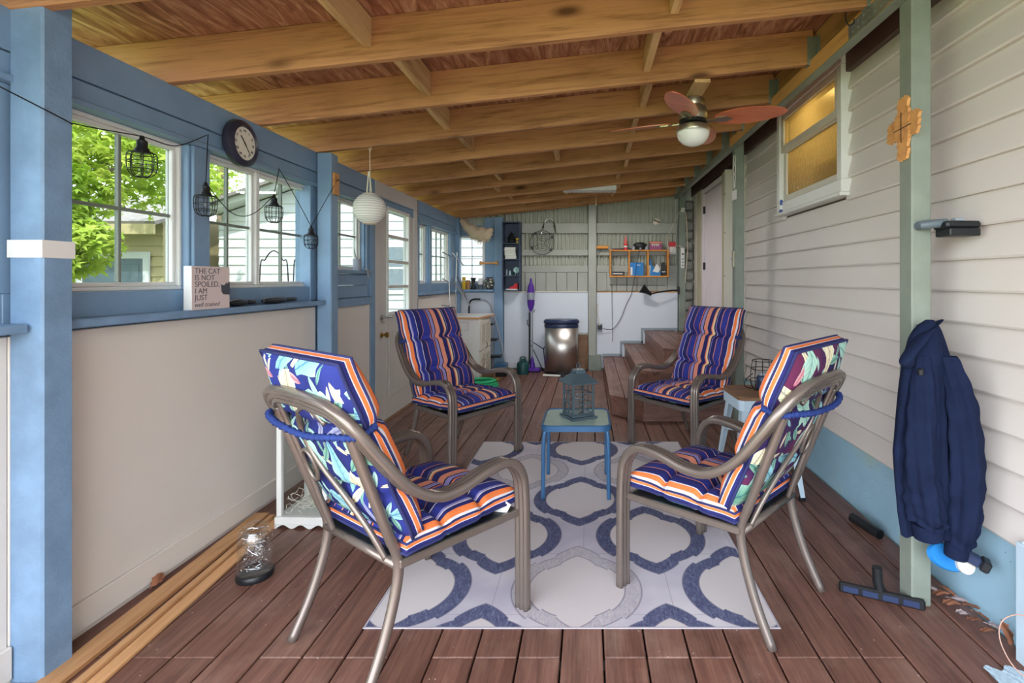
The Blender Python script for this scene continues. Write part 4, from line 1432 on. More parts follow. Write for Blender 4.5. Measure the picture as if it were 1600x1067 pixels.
MB().box(-b - .02, b + .02, -b - .02, b + .02, .53, .56, .004).build('top_plate', M['white'], wlt)
for q in range(4):
    pn = MB(); k0 = pn.mark(); pn.box(-b, b, b - .004, b - .002, .058, .53); pn.xf(k0, Matrix.Rotation(q * PI / 2, 4, 'Z')); pn.build('pane', M['lantern_glass'], wlt)
rf = MB(); k0 = rf.mark(); rf.lathe([((b + .03) * 1.414, 0), ((b + .03) * 1.414, .01), (.03, .085), (0, .085)], 4); rf.xf(k0, Matrix.Translation((0, 0, .56)) @ Matrix.Rotation(PI / 4, 4, 'Z'))
rf.build('roof', M['dark_metal'], wlt)
straw = MB()
for i in range(90):
    a = R.uniform(0, 6.28); p = Vector((R.uniform(-.08, .08), R.uniform(-.08, .08), R.uniform(.065, .15)))
    pts = [p]
    for k in range(4):
        a += R.uniform(-.9, .9)
        q = pts[-1] + Vector((math.cos(a), math.sin(a), R.uniform(-.7, .8))) * .03
        q.x = max(-.1, min(.1, q.x)); q.y = max(-.1, min(.1, q.y)); q.z = max(.062, min(.22, q.z))
        pts.append(q)
    straw.tube(pts, .0014, 4)
tag(straw.build('straw_filling', M['wicker'], wlt), 'pale curly straw filling', None, None, 'stuff')

dm = thing('glass_dome', 'glass dome of fairy lights on a round black base on the deck', 'dome lamp', (-1.44, 2.19, 0))
MB().lathe([(0, 0), (.069, 0), (.071, .004), (.071, .020), (.067, .026), (0, .026)], 30).build('base', M['black'], dm, True)
MB().lathe([(.065, .027), (.065, .165), (.061, .192), (.048, .217), (.026, .232), (0, .237)], 30).build('dome', M['dome_glass'], dm, 'all')
wr_ = MB(); pts = []
for i in range(96):
    t_ = i / 95
    a = i * 1.9
    r_ = .056 * (.35 + .65 * abs(math.sin(i * .77)))
    pts.append((r_ * math.cos(a), r_ * math.sin(a), .045 + .15 * (.5 + .5 * math.sin(i * .53))))
wr_.tube(smooth_path(pts, 3), .0009, 4)
wr_.build('fairy_wire', M['chrome'], dm)
fb = MB()
for p in pts[::3]:
    fb.lathe([(0, -.003), (.003, 0), (0, .003)], 5, p)
tag(fb.build('fairy_bulbs', M['white'], dm), 'tiny clear bulbs on the wire', None, None, 'stuff')

def strip(p0, p1, w, h, z, mat, label, name='wood_strip', roll=0.0):
    p0, p1 = Vector(p0), Vector(p1)
    L = (p1 - p0).length
    o = MB().box(-w / 2, w / 2, 0, L, 0, h, .002).build(name, mat, loc=(p0.x, p0.y, z), rot=(0, roll, math.atan2(-(p1.x - p0.x), p1.y - p0.y)))
    return tag(o, label, 'plank', 'wood strips along the left wall')
strip((-1.672, 1.22), (-1.768, 2.75), .078, .018, .001, M['pine_y'], 'wide orange pine strip on the floor nearest the white wall panel')
strip((-1.568, 1.20), (-1.692, 2.72), .026, .024, .001, M['pine_y'], 'narrow pine strip on edge lying between two flat strips')
strip((-1.524, 1.20), (-1.648, 2.70), .050, .012, .001, M['pine_y'], 'flat pale pine strip lying farthest from the white wall panel')

# ---------------------------------------------------------------- stool with wire basket
so = thing('metal_stool', 'pale blue metal stool with a wooden seat beside the maroon floral chair', 'stool', (1.035, 3.12, 0), 3 * D2R)
MB().prism(rrect(.335, .335, .04), .575, .600).build('seat', M['brown_wood'], so)
sk = MB()
k0 = sk.mark()
sk.sweep([(x, y, .545) for x, y in rrect(.325, .325, .035)], [(-.03, -.004), (.03, -.004), (.03, .004), (-.03, .004)], (0, 0, 1), closed=True)
sk.build('skirt', M['stool_white'], so)
for sx in (-1, 1):
    for sy in (-1, 1):
        lg = MB()
        top, bot = Vector((sx * .140, sy * .140, .572)), Vector((sx * .205, sy * .205, .012))
        V = []
        for p, w_ in ((top, .060), (bot, .026)):
            V += [(p.x, p.y, p.z), (p.x - sx * w_, p.y, p.z), (p.x - sx * w_, p.y - sy * .004, p.z), (p.x - sx * .004, p.y - sy * .004, p.z), (p.x - sx * .004, p.y - sy * w_, p.z), (p.x, p.y - sy * w_, p.z)]
        lg.add(V, [(0, 1, 2, 3, 4, 5), (11, 10, 9, 8, 7, 6)] + [(i, (i + 1) % 6, 6 + (i + 1) % 6, 6 + i) for i in range(6)])
        lo_ = lg.build('leg', M['stool_white'], so)
        MB().box(bot.x - sx * .030, bot.x + sx * .002, bot.y - sy * .030, bot.y + sy * .002, 0, .022, .003).build('rubber_foot', M['black'], lo_)
MB().bar((-.165, -.165, .33), (.165, .165, .33), .012, .02).bar((-.165, .165, .335), (.165, -.165, .335), .012, .02).build('cross_brace', M['stool_white'], so)
bk = thing('wire_basket', 'black wire basket holding a dark jar on the wooden stool seat', 'basket', (1.075, 3.14, .600))
for (r_, z_) in ((.055, .003), (.075, .06), (.070, .13), (.062, .18)):
    MB().tube([(r_ * math.cos(a), r_ * math.sin(a), z_) for a in [2 * PI * i / 20 for i in range(20)]], .0025, 5, closed=True).build('hoop', M['black_wire'], bk, 'all')
for k in range(10):
    a = 2 * PI * k / 10
    MB().tube(smooth_path([(r_ * math.cos(a), r_ * math.sin(a), z_) for r_, z_ in ((.0, .003), (.055, .003), (.075, .06), (.070, .13), (.062, .18))], 3), .002, 5).build('wire', M['black_wire'], bk, 'all')
jr = thing('jar', 'dark blue jar standing inside the wire basket', 'jar', (1.075, 3.14, .606))
MB().lathe([(0, 0), (.036, 0), (.038, .07), (.028, .085), (0, .085)], 16).build('body', M['navy_plastic'], jr, True)
MB().lathe([(.028, .086), (.028, .10), (0, .10)], 16).build('lid', M['grey_plastic'], jr, True)
hb = MB().tube(smooth_path([(-.06, 0, .10), (-.10, .01, .06), (-.105, .01, .02), (-.06, .01, .006)], 5), .003, 6)
hb.build('side_handle', M['black_wire'], bk, 'all')
# ---------------------------------------------------------------- things on and near the right post
# jacket: body cloth with folds hanging from the back of its collar
jk = thing('jacket', 'navy fleece jacket hanging from its collar on the porch post', 'jacket', (1.285, 1.90, 0))
JT = [(1.130, -.012, .012, .015), (1.105, -.020, .042, .034), (1.06, -.026, .062, .048), (.98, -.026, .084, .058), (.884, -.024, .100, .064), (.76, -.018, .120, .068), (.64, -.014, .136, .070), (.52, .0, .142, .070), (.42, .002, .134, .066), (.345, .004, .122, .060)]
def jacket_body(u, v):
    z = 1.130 - v * (1.130 - .345)
    for (a, b) in zip(JT[:-1], JT[1:]):
        if b[0] - 1e-6 <= z <= a[0] + 1e-6:
            t = (a[0] - z) / (a[0] - b[0])
            cx, wx, wy = [a[i] + (b[i] - a[i]) * t for i in (1, 2, 3)]
            break
    an = 2 * PI * u
    k = min(1, v * 2.2)
    f1 = 1 - 2 * abs(math.sin(an * 2.5 + .9 + v * .5)) ** .8      # broad sharp valleys
    f2 = math.sin(an * 9 + v * 3.1)
    fold = 1 + k * (.30 * f1 + .10 * f2 + .05 * math.sin(an * 17 + v * 11))
    return (cx + wx * math.cos(an) * (1 + .12 * (fold - 1)), wy * math.sin(an) * fold - .005, z + (.020 * math.sin(an * 3 + .6) * (v - .9) * 10 if v > .9 else 0))
m = MB(); m.grid(jacket_body, 96, 44, closed_u=True)
m.build('body', M['navy_cloth'], jk, 'all')
def sleeve(name, pts, rads, cuff):
    m = MB(); P_ = smooth_path(pts, 10)
    n_ = len(P_)
    rr = []
    for i in range(n_):
        t = i / (n_ - 1) * (len(rads) - 1); a = int(min(t, len(rads) - 2)); rr.append((rads[a] + (rads[a + 1] - rads[a]) * (t - a)) * (1 + .05 * math.sin(i * 1.3)))
    def sl_(u, v):
        i = min(n_ - 1, round(v * (n_ - 1)))
        a = 2 * PI * u
        r_ = rr[i] * (1 + .13 * math.sin(a * 4 + v * 3) + .07 * math.sin(a * 9 - v * 7) + .05 * math.sin(v * 34 + 2 * math.sin(a)) * v)
        c = P_[i]
        return (c.x + r_ * math.cos(a), c.y + r_ * math.sin(a) * .9, c.z + .012 * math.sin(a * 2 + 1) * v)
    m.grid(sl_, 48, n_, closed_u=True)
    s = m.build(name, M['navy_cloth'], jk, 'all')
    d = (Vector(pts[-1]) - Vector(pts[-2])).normalized()
    MB().tube([Vector(pts[-1]) - d * .004, Vector(pts[-1]) + d * .05, Vector(pts[-1]) + d * .056], [cuff, cuff * .92, cuff * .6], 16).build('cuff', M['navy_cloth'], s, True)
sleeve('sleeve', [(.030, -.045, 1.0), (.060, -.068, .84), (.075, -.072, .62), (.064, -.068, .44), (.052, -.060, .325)], [.030, .050, .056, .060, .046], .040)
sleeve('sleeve', [(-.060, -.035, 1.0), (-.075, -.058, .82), (-.080, -.062, .62), (-.066, -.060, .48), (-.058, -.058, .395)], [.026, .046, .054, .060, .056], .052)
# collar rolled over to one side
m = MB()
def collar(u, v):
    p = [(.015, -.015, 1.125), (-.040, -.035, 1.095), (-.085, -.045, 1.045), (-.122, -.050, .995), (-.112, -.050, .965)]
    q = smooth_path(p, 8)
    c = q[min(int(v * (len(q) - 1)), len(q) - 1)]
    r_ = .016 + .022 * math.sin(min(1, v * 1.02) * PI) ** .7
    a = 2 * PI * u
    return (c.x + r_ * .9 * math.cos(a), c.y + r_ * .8 * math.sin(a), c.z + r_ * .5 * math.cos(a))
m.grid(collar, 18, 30, closed_u=True)
m.build('collar', M['navy_cloth'], jk, 'all')
MB().lathe([(0, 0), (.010, 0), (.011, .018), (.005, .024), (0, .024)], 10).build('zip_pull', M['dark_metal'], jk, True, loc=(-.098, -.085, .940))
MB().tube([(.0, .085, 1.10), (.0, .03, 1.10)], .006, 8).build('hanging_peg', M['dark_metal'], jk)

# wooden cross of split fir pieces on the left face of the post
cr = thing('wooden_cross', 'wooden cross of jagged split slats fixed to the porch post', 'cross', (1.259, 2.02, 1.885))
def jag(pts, amp=.009, n=3):
    out = []
    for a, b in zip(pts, pts[1:] + pts[:1]):
        a, b = Vector((*a, 0)), Vector((*b, 0))
        d = b - a; nn = Vector((d.y, -d.x, 0)).normalized()
        for k in range(n):
            out.append(tuple((a + d * (k / n))[:2]))
            out.append(tuple((a + d * ((k + .7) / n) + nn * amp)[:2]))
    return out
FX = Matrix(((0, 0, -1, 0), (-1, 0, 0, 0), (0, 1, 0, 0), (0, 0, 0, 1)))     # faces -x, reading from inside the porch
pieces = [[(-.028, -.125), (.026, -.118), (.030, .0), (-.030, .0)], [(-.032, .0), (.032, .0), (.026, .118), (-.028, .112)],
          [(-.100, -.040), (-.026, -.034), (-.026, .040), (-.092, .030)], [(.026, -.030), (.088, -.038), (.096, .040), (.026, .046)], [(-.040, -.045), (.040, -.045), (.042, .048), (-.042, .048)]]
for i, pc in enumerate(pieces):
    m = MB(); k0 = m.mark(); m.prism(jag(pc), .0, .012 + .004 * (i == 4)); m.xf(k0, FX)
    m.build('split_slat', M['pine_x'], cr)
for (a, b) in (((-.05, -.006), (.062, -.002)), ((0, -.06), (0, .06))):
    m = MB(); k0 = m.mark(); m.bar((a[0], a[1], .0165), (b[0], b[1], .0165), .003, .002); m.xf(k0, FX); m.build('dark_inlay', M['black'], cr)

M['slate'] = flat('slate_plastic', rgb(92, 104, 112), .35)
# vacuum brush head pegged to the post
vb = thing('brush_head', 'grey vacuum brush head pegged to the porch post above the jacket', 'vacuum tool', at(1441, 352, 1.955))
MB().tube([(0, .025, 0), (0, .0, .0), (.03, -.012, .004), (.085, -.012, .008)], .017, 12).build('neck', M['slate'], vb, True)
MB().box(.055, .185, -.06, .03, -.016, .012, .008).build('head', M['dark_metal'], vb)
MB().box(.062, .178, -.065, .02, -.045, -.016, .004).build('bristles', M['black'], vb)
MB().box(.105, .140, -.035, .0, .012, .026, .004).build('release_button', M['grey_plastic'], vb)

# upholstery tool and crevice nozzle hung under the jacket
ut = thing('upholstery_tool', 'blue and cream upholstery pad with a dark crevice nozzle under the jacket', 'vacuum tool', (1.345, 1.898, .243))
m = MB(); k0 = m.mark(); m.lathe([(0, -.008), (.075, -.008), (.085, .0), (.080, .012), (0, .014)], 24, sx=1.0, sy=.55); m.xf(k0, Matrix.Rotation(.25, 4, 'Y') @ Matrix.Rotation(1.15, 4, 'X'))
m.build('pad', M['blue_box'], ut, True)
m = MB(); k0 = m.mark(); m.lathe([(0, 0), (.030, 0), (.032, .018), (0, .020)], 18); m.xf(k0, Matrix.Translation((.04, -.02, -.015)) @ Matrix.Rotation(1.2, 4, 'X')); m.build('cream_pad', M['cream'], ut, True)
m = MB(); m.bar((.030, -.022, .030), (.080, -.050, .008), .045, .034, .006); m.build('nozzle', M['navy_plastic'], ut)
m = MB(); m.bar((.079, -.0495, .0085), (.104, -.064, -.003), .05, .042, .006); m.build('nozzle_mouth', M['black'], ut)
MB().tube([(-.030, .086, .030), (-.020, .02, .030), (.035, -.020, .030)], .010, 8).build('peg', M['grey_plastic'], ut)

# floor nozzle leaning on edge by the post foot
fn = thing('floor_nozzle', 'long black vacuum floor nozzle on edge at the foot of the post', 'vacuum tool', (1.165, 2.025, .0), -25 * D2R)
MB().box(-.150, .150, -.012, .014, .002, .040, .006).build('bar', M['black'], fn)
for i in range(4):
    MB().box(-.135 + i * .070, -.135 + i * .070 + .055, -.0145, -.0115, .010, .033, .001).build('slot', M['navy_plastic'], fn)
MB().tube([(-.0, .01, .03), (-.01, .012, .07), (-.012, .012, .125)], .019, 14).build('socket', M['dark_metal'], fn, True)

pp_ = thing('black_pipe', 'short black plastic pipe lying on the deck against the foundation', 'pipe', (1.435, 2.50, .024))
m = MB(); k0 = m.mark()
m.lathe([(.023, 0), (.023, .19), (.020, .19), (.020, 0)], 18);
m.xf(k0, Matrix.Rotation(-PI / 2, 4, 'X')); m.build('tube', M['black'], pp_, True, rot=(0, 0, .22))

# dead leaves in the corner by the foundation
def leaf(loc, s, rot, mat, label):
    m = MB()
    n_ = 9
    def lf(u, v):
        w_ = .42 * math.sin(PI * (v * .92 + .04)) ** .8 * (1 + .22 * math.sin(v * 19))
        xx = (u - .5) * 2 * w_
        return (xx * s, (v - .5) * s * 1.5, s * (.30 * xx * xx + .10 * math.sin(v * 5) + .08 * math.sin(xx * 9 + v * 4)))
    m.grid(lf, 7, n_)
    m.tube([(0, -.75 * s, .0), (.03 * s, -1.1 * s, .04 * s)], .0015, 4)
    o = m.build('dead_leaf', mat, loc=loc, rot=rot, smooth='all', fix=False)
    return tag(o, label, 'leaf', 'dead leaves by the foundation')
lab = 'dry curled brown leaf in the litter by the porch post foot'
for i in range(11):
    tl_, row = (i // 2) / 5, i % 2
    leaf((1.392 + .030 * tl_ + .058 * row, 2.075 - .052 * (i // 2) - .024 * row, .023 + .004 * (i % 3)), (.038 if i < 6 else .030) + .003 * ((i * 7) % 3), (R.uniform(-.25, .25), R.uniform(-.25, .25), 1.2 + R.uniform(-.5, .5) + PI * (i % 2)), M['leaf_dead'] if i % 3 else M['leaf_pale'], lab if i % 3 else 'pale greyish dry leaf in the litter by the porch post foot')
leaf((1.462, 1.775, .048), .050, (1.15, .1, .35), M['leaf_dead'], 'large rusty leaf standing beside the small blue post')
leaf((-1.80, 2.12, .03), .045, (.4, .6, .3), M['leaf_dead'], 'single brown leaf behind the wide pine strip')
# small blue side post of a vent box at the right edge
vbx = thing('vent_box', 'low pale blue box with dark louvres against the foundation', 'box', (1.437, 1.42, 0))
MB().box(0, .012, 0, .29, 0, .40, .003).build('side_board', M['stool_white'], vbx)
MB().box(.0121, .064, .278, .290, 0, .40, .003).build('end_board', M['stool_white'], vbx)
for k in range(4):
    MB().box(.0121, .064, .004, .277, .03 + k * .09, .038 + k * .09).build('louvre', M['dark_metal'], vbx)
tag(MB().tube(smooth_path([(1.434, 1.615, .195), (1.400, 1.660, .185), (1.362, 1.675, .150), (1.350, 1.665, .095), (1.362, 1.625, .040), (1.395, 1.570, .018), (1.415, 1.490, .016)], 6), .0018, 6).build('loose_wire', flat('copper_wire', rgb(196, 150, 132), .4), None, 'all'), 'thin copper coloured wire looping to the floor by the blue box', 'wire')
mt = MB()
def matf(u, v):
    return (1.292 + u * .132 * (1 - .12 * v) + .006 * math.sin(v * 9), 1.36 + v * .305 + .012 * math.sin(u * 11), .007 + .004 * math.sin(u * 40) * math.sin(v * 47))
mt.grid(matf, 30, 30); mt.box(1.300, 1.405, 1.375, 1.645, .0005, .003)
tag(mt.build('door_mat', M['stool_white'], None, 'all', fix=False), 'corner of a pale blue shaggy mat beside the low blue box', 'mat')

# ---------------------------------------------------------------- window sill figure, ornament and plate by the house door
fg = thing('figurine', 'small blue and white figurine standing on the amber window sill', 'figurine', (RX - .048, 3.80, WZ0 + .001))
MB().lathe([(0, 0), (.018, 0), (.014, .02), (.016, .045), (.009, .06), (.012, .075), (.008, .09), (0, .095)], 12).build('body', flat('delft_blue', rgb(60, 84, 160), .3), fg, True)
MB().lathe([(.0155, .018), (.0165, .03), (.0165, .045), (.015, .05)], 12).build('apron', M['white'], fg, True)
orn = thing('white_ornament', 'white looped metal ornament hanging on the post at the house door', 'ornament', (1.246, 4.345, 0))
for (cy, cz, r_) in ((0, 2.30, .045), (0, 2.23, .055), (0, 2.15, .045), (0, 2.09, .028)):
    MB().tube([(0, cy + r_ * .6 * math.cos(a), cz + r_ * math.sin(a)) for a in [2 * PI * i / 18 for i in range(18)]], .005, 6, closed=True).build('loop', M['white'], orn, 'all')
MB().box(-.004, .004, -.06, .06, 1.96, 2.045, .002).build('name_plate', M['white'], orn)
dbx = thing('door_latch', 'pale metal latch case on the side of the stair post', 'latch', (1.243, 4.38, 1.46))
MB().box(-.004, .011, -.018, .018, -.07, .07, .003).build('case', M['nickel'], dbx)
MB().box(-.012, -.004, -.008, .008, -.012, .012, .002).build('button', M['chrome'], dbx)

# ---------------------------------------------------------------- back wall things
YF = YW - .002
# bookshelf
bx0, bx1, bz0, bz1 = -1.208, -.955, 1.122, 2.09
bkc = thing('narrow_bookcase', 'tall narrow navy bookcase fixed beside the blue post on the back wall', 'bookcase', (bx0, YF, bz0))
Wb, Hb, Db = bx1 - bx0, bz1 - bz0, .19
MB().box(0, .016, -Db, 0, 0, Hb, .001).build('side_panel', M['shelf_navy'], bkc)
MB().box(Wb - .016, Wb, -Db, 0, 0, Hb, .001).build('side_panel', M['shelf_navy'], bkc)
MB().box(.016, Wb - .016, -.012, 0, 0, Hb).build('back_panel', M['shelf_navy'], bkc)
shz = [0, .205, .435, .655, Hb - .016]
for zz in shz:
    MB().box(.016, Wb - .016, -Db, -.012, zz, zz + .014, .001).build('shelf', M['shelf_navy'], bkc)
def sh(i): return bz0 + shz[i] + .0142
cxs = (bx0 + bx1) / 2
bell = thing('bell_ornament', 'dark grey bell shaped ornament on the top bookcase shelf', 'ornament', (cxs - .01, YF - .10, sh(3)))
MB().lathe([(0, 0), (.045, 0), (.052, .015), (.040, .05), (.058, .065), (.050, .085), (.030, .115), (.022, .14), (.010, .15), (0, .155)], 18).build('body', M['dark_metal'], bell, True)
MB().lathe([(0, 0), (.010, .004), (.010, .014), (0, .018)], 10).build('knob', M['dark_metal'], bell, True, loc=(0, 0, .154))
ycup = thing('yellow_cup', 'small yellow printed cup at the edge of the top shelf', 'cup', (bx1 - .045, YF - .13, sh(3)))
MB().lathe([(0, 0), (.022, 0), (.025, .07), (.022, .07), (.02, .005), (0, .005)], 14).build('body', M['yellow'], ycup, True)
MB().lathe([(.0248, .025), (.0254, .045)], 14).build('print_band', M['ink'], ycup)
zz = sh(2)
bcols = [rgb(190, 196, 200), rgb(120, 140, 160), rgb(214, 216, 214), rgb(150, 170, 172), rgb(88, 100, 120), rgb(200, 206, 206), rgb(170, 180, 186)]
for i in range(7):
    th = R.uniform(.017, .026)
    bk_ = thing('book', ['pale grey book at the bottom of the stack on the bookcase shelf', 'slate book second up in the shelf stack', 'white book third up in the shelf stack', 'mint grey book in the middle of the shelf stack', 'dark blue book fifth up in the shelf stack', 'light grey book just under the top of the stack', 'silver grey book on top of the shelf stack'][i], 'book', (cxs - .015 + R.uniform(-.008, .008), YF - .10, zz), R.uniform(-.05, .05), 'books stacked in the bookcase')
    cv = flat('book_cover_%d' % i, bcols[i], .6)
    MB().box(-.078, .078, -.065, .065, 0, .002).build('cover', cv, bk_); MB().box(-.078, .078, -.065, .065, th - .002, th).build('cover', cv, bk_)
    MB().box(-.078, -.075, -.065, .065, .002, th - .002).build('spine', cv, bk_)
    MB().box(-.074, .075, -.062, .062, .002, th - .002).build('pages', M['paper'], bk_)
    zz += th + .0008
z1_ = sh(1)
for (dx, hh, rr, mt_, lb) in ((-.075, .095, .014, M['grey_plastic'], 'slim beaded figurine at the end of the third shelf'), (-.03, .070, .018, M['mint'], 'small white bird figurine on the third shelf'), (.015, .055, .016, M['teal_dark'], 'tiny dark teal pot on the third shelf')):
    f_ = thing('shelf_figurine', lb, 'figurine', (cxs + dx, YF - .10, z1_), 0, 'figurines in the bookcase')
    MB().lathe([(0, 0), (rr, 0), (rr * .7, hh * .25), (rr, hh * .5), (rr * .5, hh * .7), (rr * .7, hh * .85), (0, hh)], 10).build('body', mt_, f_, True)
    MB().lathe([(0, 0), (rr * 1.2, 0), (rr * 1.2, .006), (0, .006)], 10).build('foot', mt_, f_)
gl_ = thing('globe_plate', 'pale mint round plate on a small stand in the third shelf', 'plate', (cxs + .064, YF - .11, z1_))
m = MB(); k0 = m.mark(); m.lathe([(0, 0), (.038, .002), (.042, .008), (.038, .006), (0, .005)], 20); m.xf(k0, Matrix.Translation((0, 0, .075)) @ Matrix.Rotation(PI / 2, 4, 'X')); m.build('plate', M['mint'], gl_, True)
MB().tube(smooth_path([(-.02, -.02, .004), (0, .0, .04), (.02, -.02, .004)], 4), .004, 6).build('stand', M['mint'], gl_)
sho = thing('toy_shoe', 'red and white canvas shoe on the bottom bookcase shelf', 'shoe', (cxs + .02, YF - .10, sh(0)), -.2)
m = MB(); m.prism([(-.10, 0), (.075, 0), (.080, .016), (-.10, .018)], -.035, .035); m.xf(0, Matrix.Rotation(PI / 2, 4, 'X') @ Matrix.Rotation(-.0, 4, 'Z')); m.build('sole', M['white'], sho)
m = MB(); m.prism([(-.06, .018), (.072, .017), (.074, .085), (.035, .095), (.012, .060), (-.04, .040)], -.030, .030); m.xf(0, Matrix.Rotation(PI / 2, 4, 'X')); m.build('upper', M['red'], sho)
# wooden handle on the blue post
pm = thing('wooden_peg_rail', 'turned wooden handle sticking out sideways from the blue post', 'handle', (-1.41, YW - .095, 1.515))
m = MB(); k0 = m.mark(); m.lathe([(0, -.13), (.026, -.128), (.030, -.11), (.020, -.098), (.014, -.08), (.013, .06), (.018, .09), (.030, .105), (.030, .13), (0, .132)], 14); m.xf(k0, RY); m.build('handle', M['pine_x'], pm, True)
MB().box(.075, .105, -.004, .016, -.010, .010, .002).build('bracket', M['dark_metal'], pm)
# wok grate
wkc = at(847, 379, YF - .03)
wkr = thing('wire_grate', 'round black wire grate with four clips hanging on the back wall', 'grate', (wkc.x, YF - .022, wkc.z))
for r_ in (.172, .150, .118, .088, .060, .032):
    MB().tube([(r_ * math.cos(a), 0, r_ * math.sin(a)) for a in [2 * PI * i / 36 for i in range(36)]], .0042 if r_ > .16 else .0024, 6, closed=True).build('hoop', M['black_wire'], wkr, 'all')
for a in (.5, 2.2, 3.6, 5.6):
    MB().tube([(.03 * math.cos(a), .004, .03 * math.sin(a)), (.172 * math.cos(a), .004, .172 * math.sin(a))], .0026, 6).build('spoke', M['black_wire'], wkr)
    MB().box(-.016, .016, -.014, .012, -.018, .018, .004).build('clip', M['black'], wkr, loc=(.165 * math.cos(a), 0, .165 * math.sin(a)), rot=(0, -a, 0))
hk = at(858, 355, YF - .03)
hkt = thing('padded_hook', 'silver and black arched utility hook above the wire grate', 'hook', (hk.x, YF - .016, hk.z))
arch = smooth_path([(-.105, -.045, -.10), (-.090, -.030, -.03), (-.070, .0, .06), (-.030, .0, .112), (.03, .0, .118), (.065, .0, .07), (.085, -.03, -.02), (.105, -.045, -.10)], 6)
MB().tube(arch, .010, 8).build('bar', M['chrome'], hkt, 'all')
for q in (8, 34):
    MB().lathe([(.014, -.012), (.014, .012)], 10).build('collar', M['black'], hkt, True, loc=arch[q])
# orange wall shelf and its things
sx0, sx1, sz0, sz1 = .292, 1.122, 1.318, 1.70
osf = thing('wall_shelf', 'orange pine wall shelf with three open compartments', 'shelf', (sx0, YF, sz0))
Wo, Ho, Do = sx1 - sx0, sz1 - sz0, .13
for (a, b, c, d) in ((0, Wo, 0, .018), (0, Wo, Ho - .018, Ho)):
    MB().box(a, b, -Do, 0, c, d, .002).build('board', M['orange_wood'], osf)
for xx in (0, .266, .53, Wo - .02):
    MB().box(xx, xx + .02, -Do, 0, .018, Ho - .018, .002).build('upright', M['orange_wood'], osf)
ysh = YF - .065
b1 = thing('blue_carton', 'bright blue carton with white lettering in the middle compartment', 'carton', (.675, ysh, sz0 + .0182))
MB().box(-.095, .095, -.045, .045, 0, .185, .002).build('carton', M['blue_box'], b1)
MB().box(-.088, -.060, -.0458, -.045, .01, .12).build('white_panel', M['white'], b1)
MB().box(.0, .05, -.0458, -.045, .145, .155).build('white_print', M['white'], b1)
b2 = thing('blue_packet', 'blue and white packet with a dark cut-out window in the right compartment', 'packet', (.92, ysh, sz0 + .0182))
MB().prism([(-.085, 0), (.09, 0), (.09, .06), (.02, .09), (-.03, .15), (-.045, .235), (-.07, .235), (-.085, .16)], -.02, .02).xf(0, Matrix.Rotation(PI / 2, 4, 'X')).build('carton', M['blue_box'], b2)
MB().prism([(-.0845, .0), (-.055, .0), (-.045, .14), (-.0845, .16)], .0205, .0212).xf(0, Matrix.Rotation(PI / 2, 4, 'X')).build('white_panel', M['white'], b2)
MB().prism([(-.02, .06), (.06, .045), (.09, .10), (.04, .17)], .021, .0216).xf(0, Matrix.Rotation(PI / 2, 4, 'X')).build('print', M['white'], b2)
b3 = thing('black_case', 'tall black case leaning in the end of the right compartment', 'case', (1.052, ysh, sz0 + .0182))
MB().box(-.022, .022, -.045, .045, 0, .19, .006).build('shell', M['black'], b3); MB().box(-.023, .023, -.0465, -.045, .05, .06).build('seam', M['chrome'], b3)
b4 = thing('staple_tool', 'black and steel staple tool lying in the left compartment', 'stapler', (.42, ysh, sz0 + .0182))
MB().box(-.08, .085, -.02, .02, 0, .018, .003).build('base', M['black'], b4); MB().box(-.08, .08, -.016, .016, .022, .036, .004).build('magazine', M['steel'], b4); MB().box(-.08, .088, -.018, .018, .038, .058, .006).build('handle', M['black'], b4); MB().box(.06, .085, -.018, .018, .018, .04, .003).build('nose', M['black'], b4)
zt_ = sz1 + .0005
r1 = thing('glue_bottle', 'red glue bottle with pointed nozzle on the orange shelf', 'bottle', (.52, ysh, zt_))
MB().lathe([(0, 0), (.028, 0), (.028, .075), (.024, .085), (0, .085)], 16).build('body', M['red'], r1, True); MB().lathe([(.0285, .035), (.0285, .06)], 16).build('label_band', M['white'], r1)
MB().lathe([(.024, .086), (.020, .12), (.008, .185), (.005, .20), (0, .20)], 14).build('nozzle', flat('coral_plastic', rgb(228, 110, 104), .4), r1, True)
r2 = thing('welding_goggles', 'black goggles with silver pads lying on the orange shelf', 'goggles', (.725, ysh, zt_))
MB().lathe([(0, .02), (.07, .015), (.10, .045), (.095, .085), (.05, .105), (0, .108)], 18, sy=.5).build('shell', M['black'], r2, True)
for s in (-1, 1):
    MB().lathe([(0, 0), (.024, 0), (.026, .05), (0, .055)], 14).build('pad', M['grey_plastic'], r2, True, loc=(s * .092, -.01, 0))
MB().lathe([(0, 0), (.016, 0), (.016, .03), (0, .03)], 12).build('valve', M['grey_plastic'], r2, True, loc=(0, -.05, 0))
r3 = thing('printed_box', 'purple and orange printed box on the end of the orange shelf', 'box', (.945, ysh, zt_))
MB().box(-.085, .085, -.04, .04, 0, .118, .002).build('carton', flat('purple_carton', rgb(150, 74, 120), .5), r3)
MB().box(-.086, .086, -.041, .041, .095, .112).build('orange_band', flat('orange_print', rgb(226, 140, 80), .5), r3)
for i in range(4):
    MB().prism([(-.05 + .028 * i, .04), (-.036 + .028 * i, .085), (-.062 + .028 * i, .085)], .0405, .0412).xf(0, Matrix.Rotation(PI / 2, 4, 'X')).build('print', M['cream'], r3)
r4 = thing('dark_plane', 'dark red hand tool lying flat behind the glue bottle', 'tool', (.40, ysh + .02, zt_))
MB().box(-.08, .05, -.02, .02, 0, .022, .004).build('body', flat('oxblood', rgb(76, 26, 30), .4), r4); MB().box(.05, .22, -.012, .012, .004, .026, .003).build('blade', M['black'], r4)
wl_ = thing('work_light', 'small orange work light bracketed beside the orange shelf', 'work light', (.195, YF - .05, 1.735))
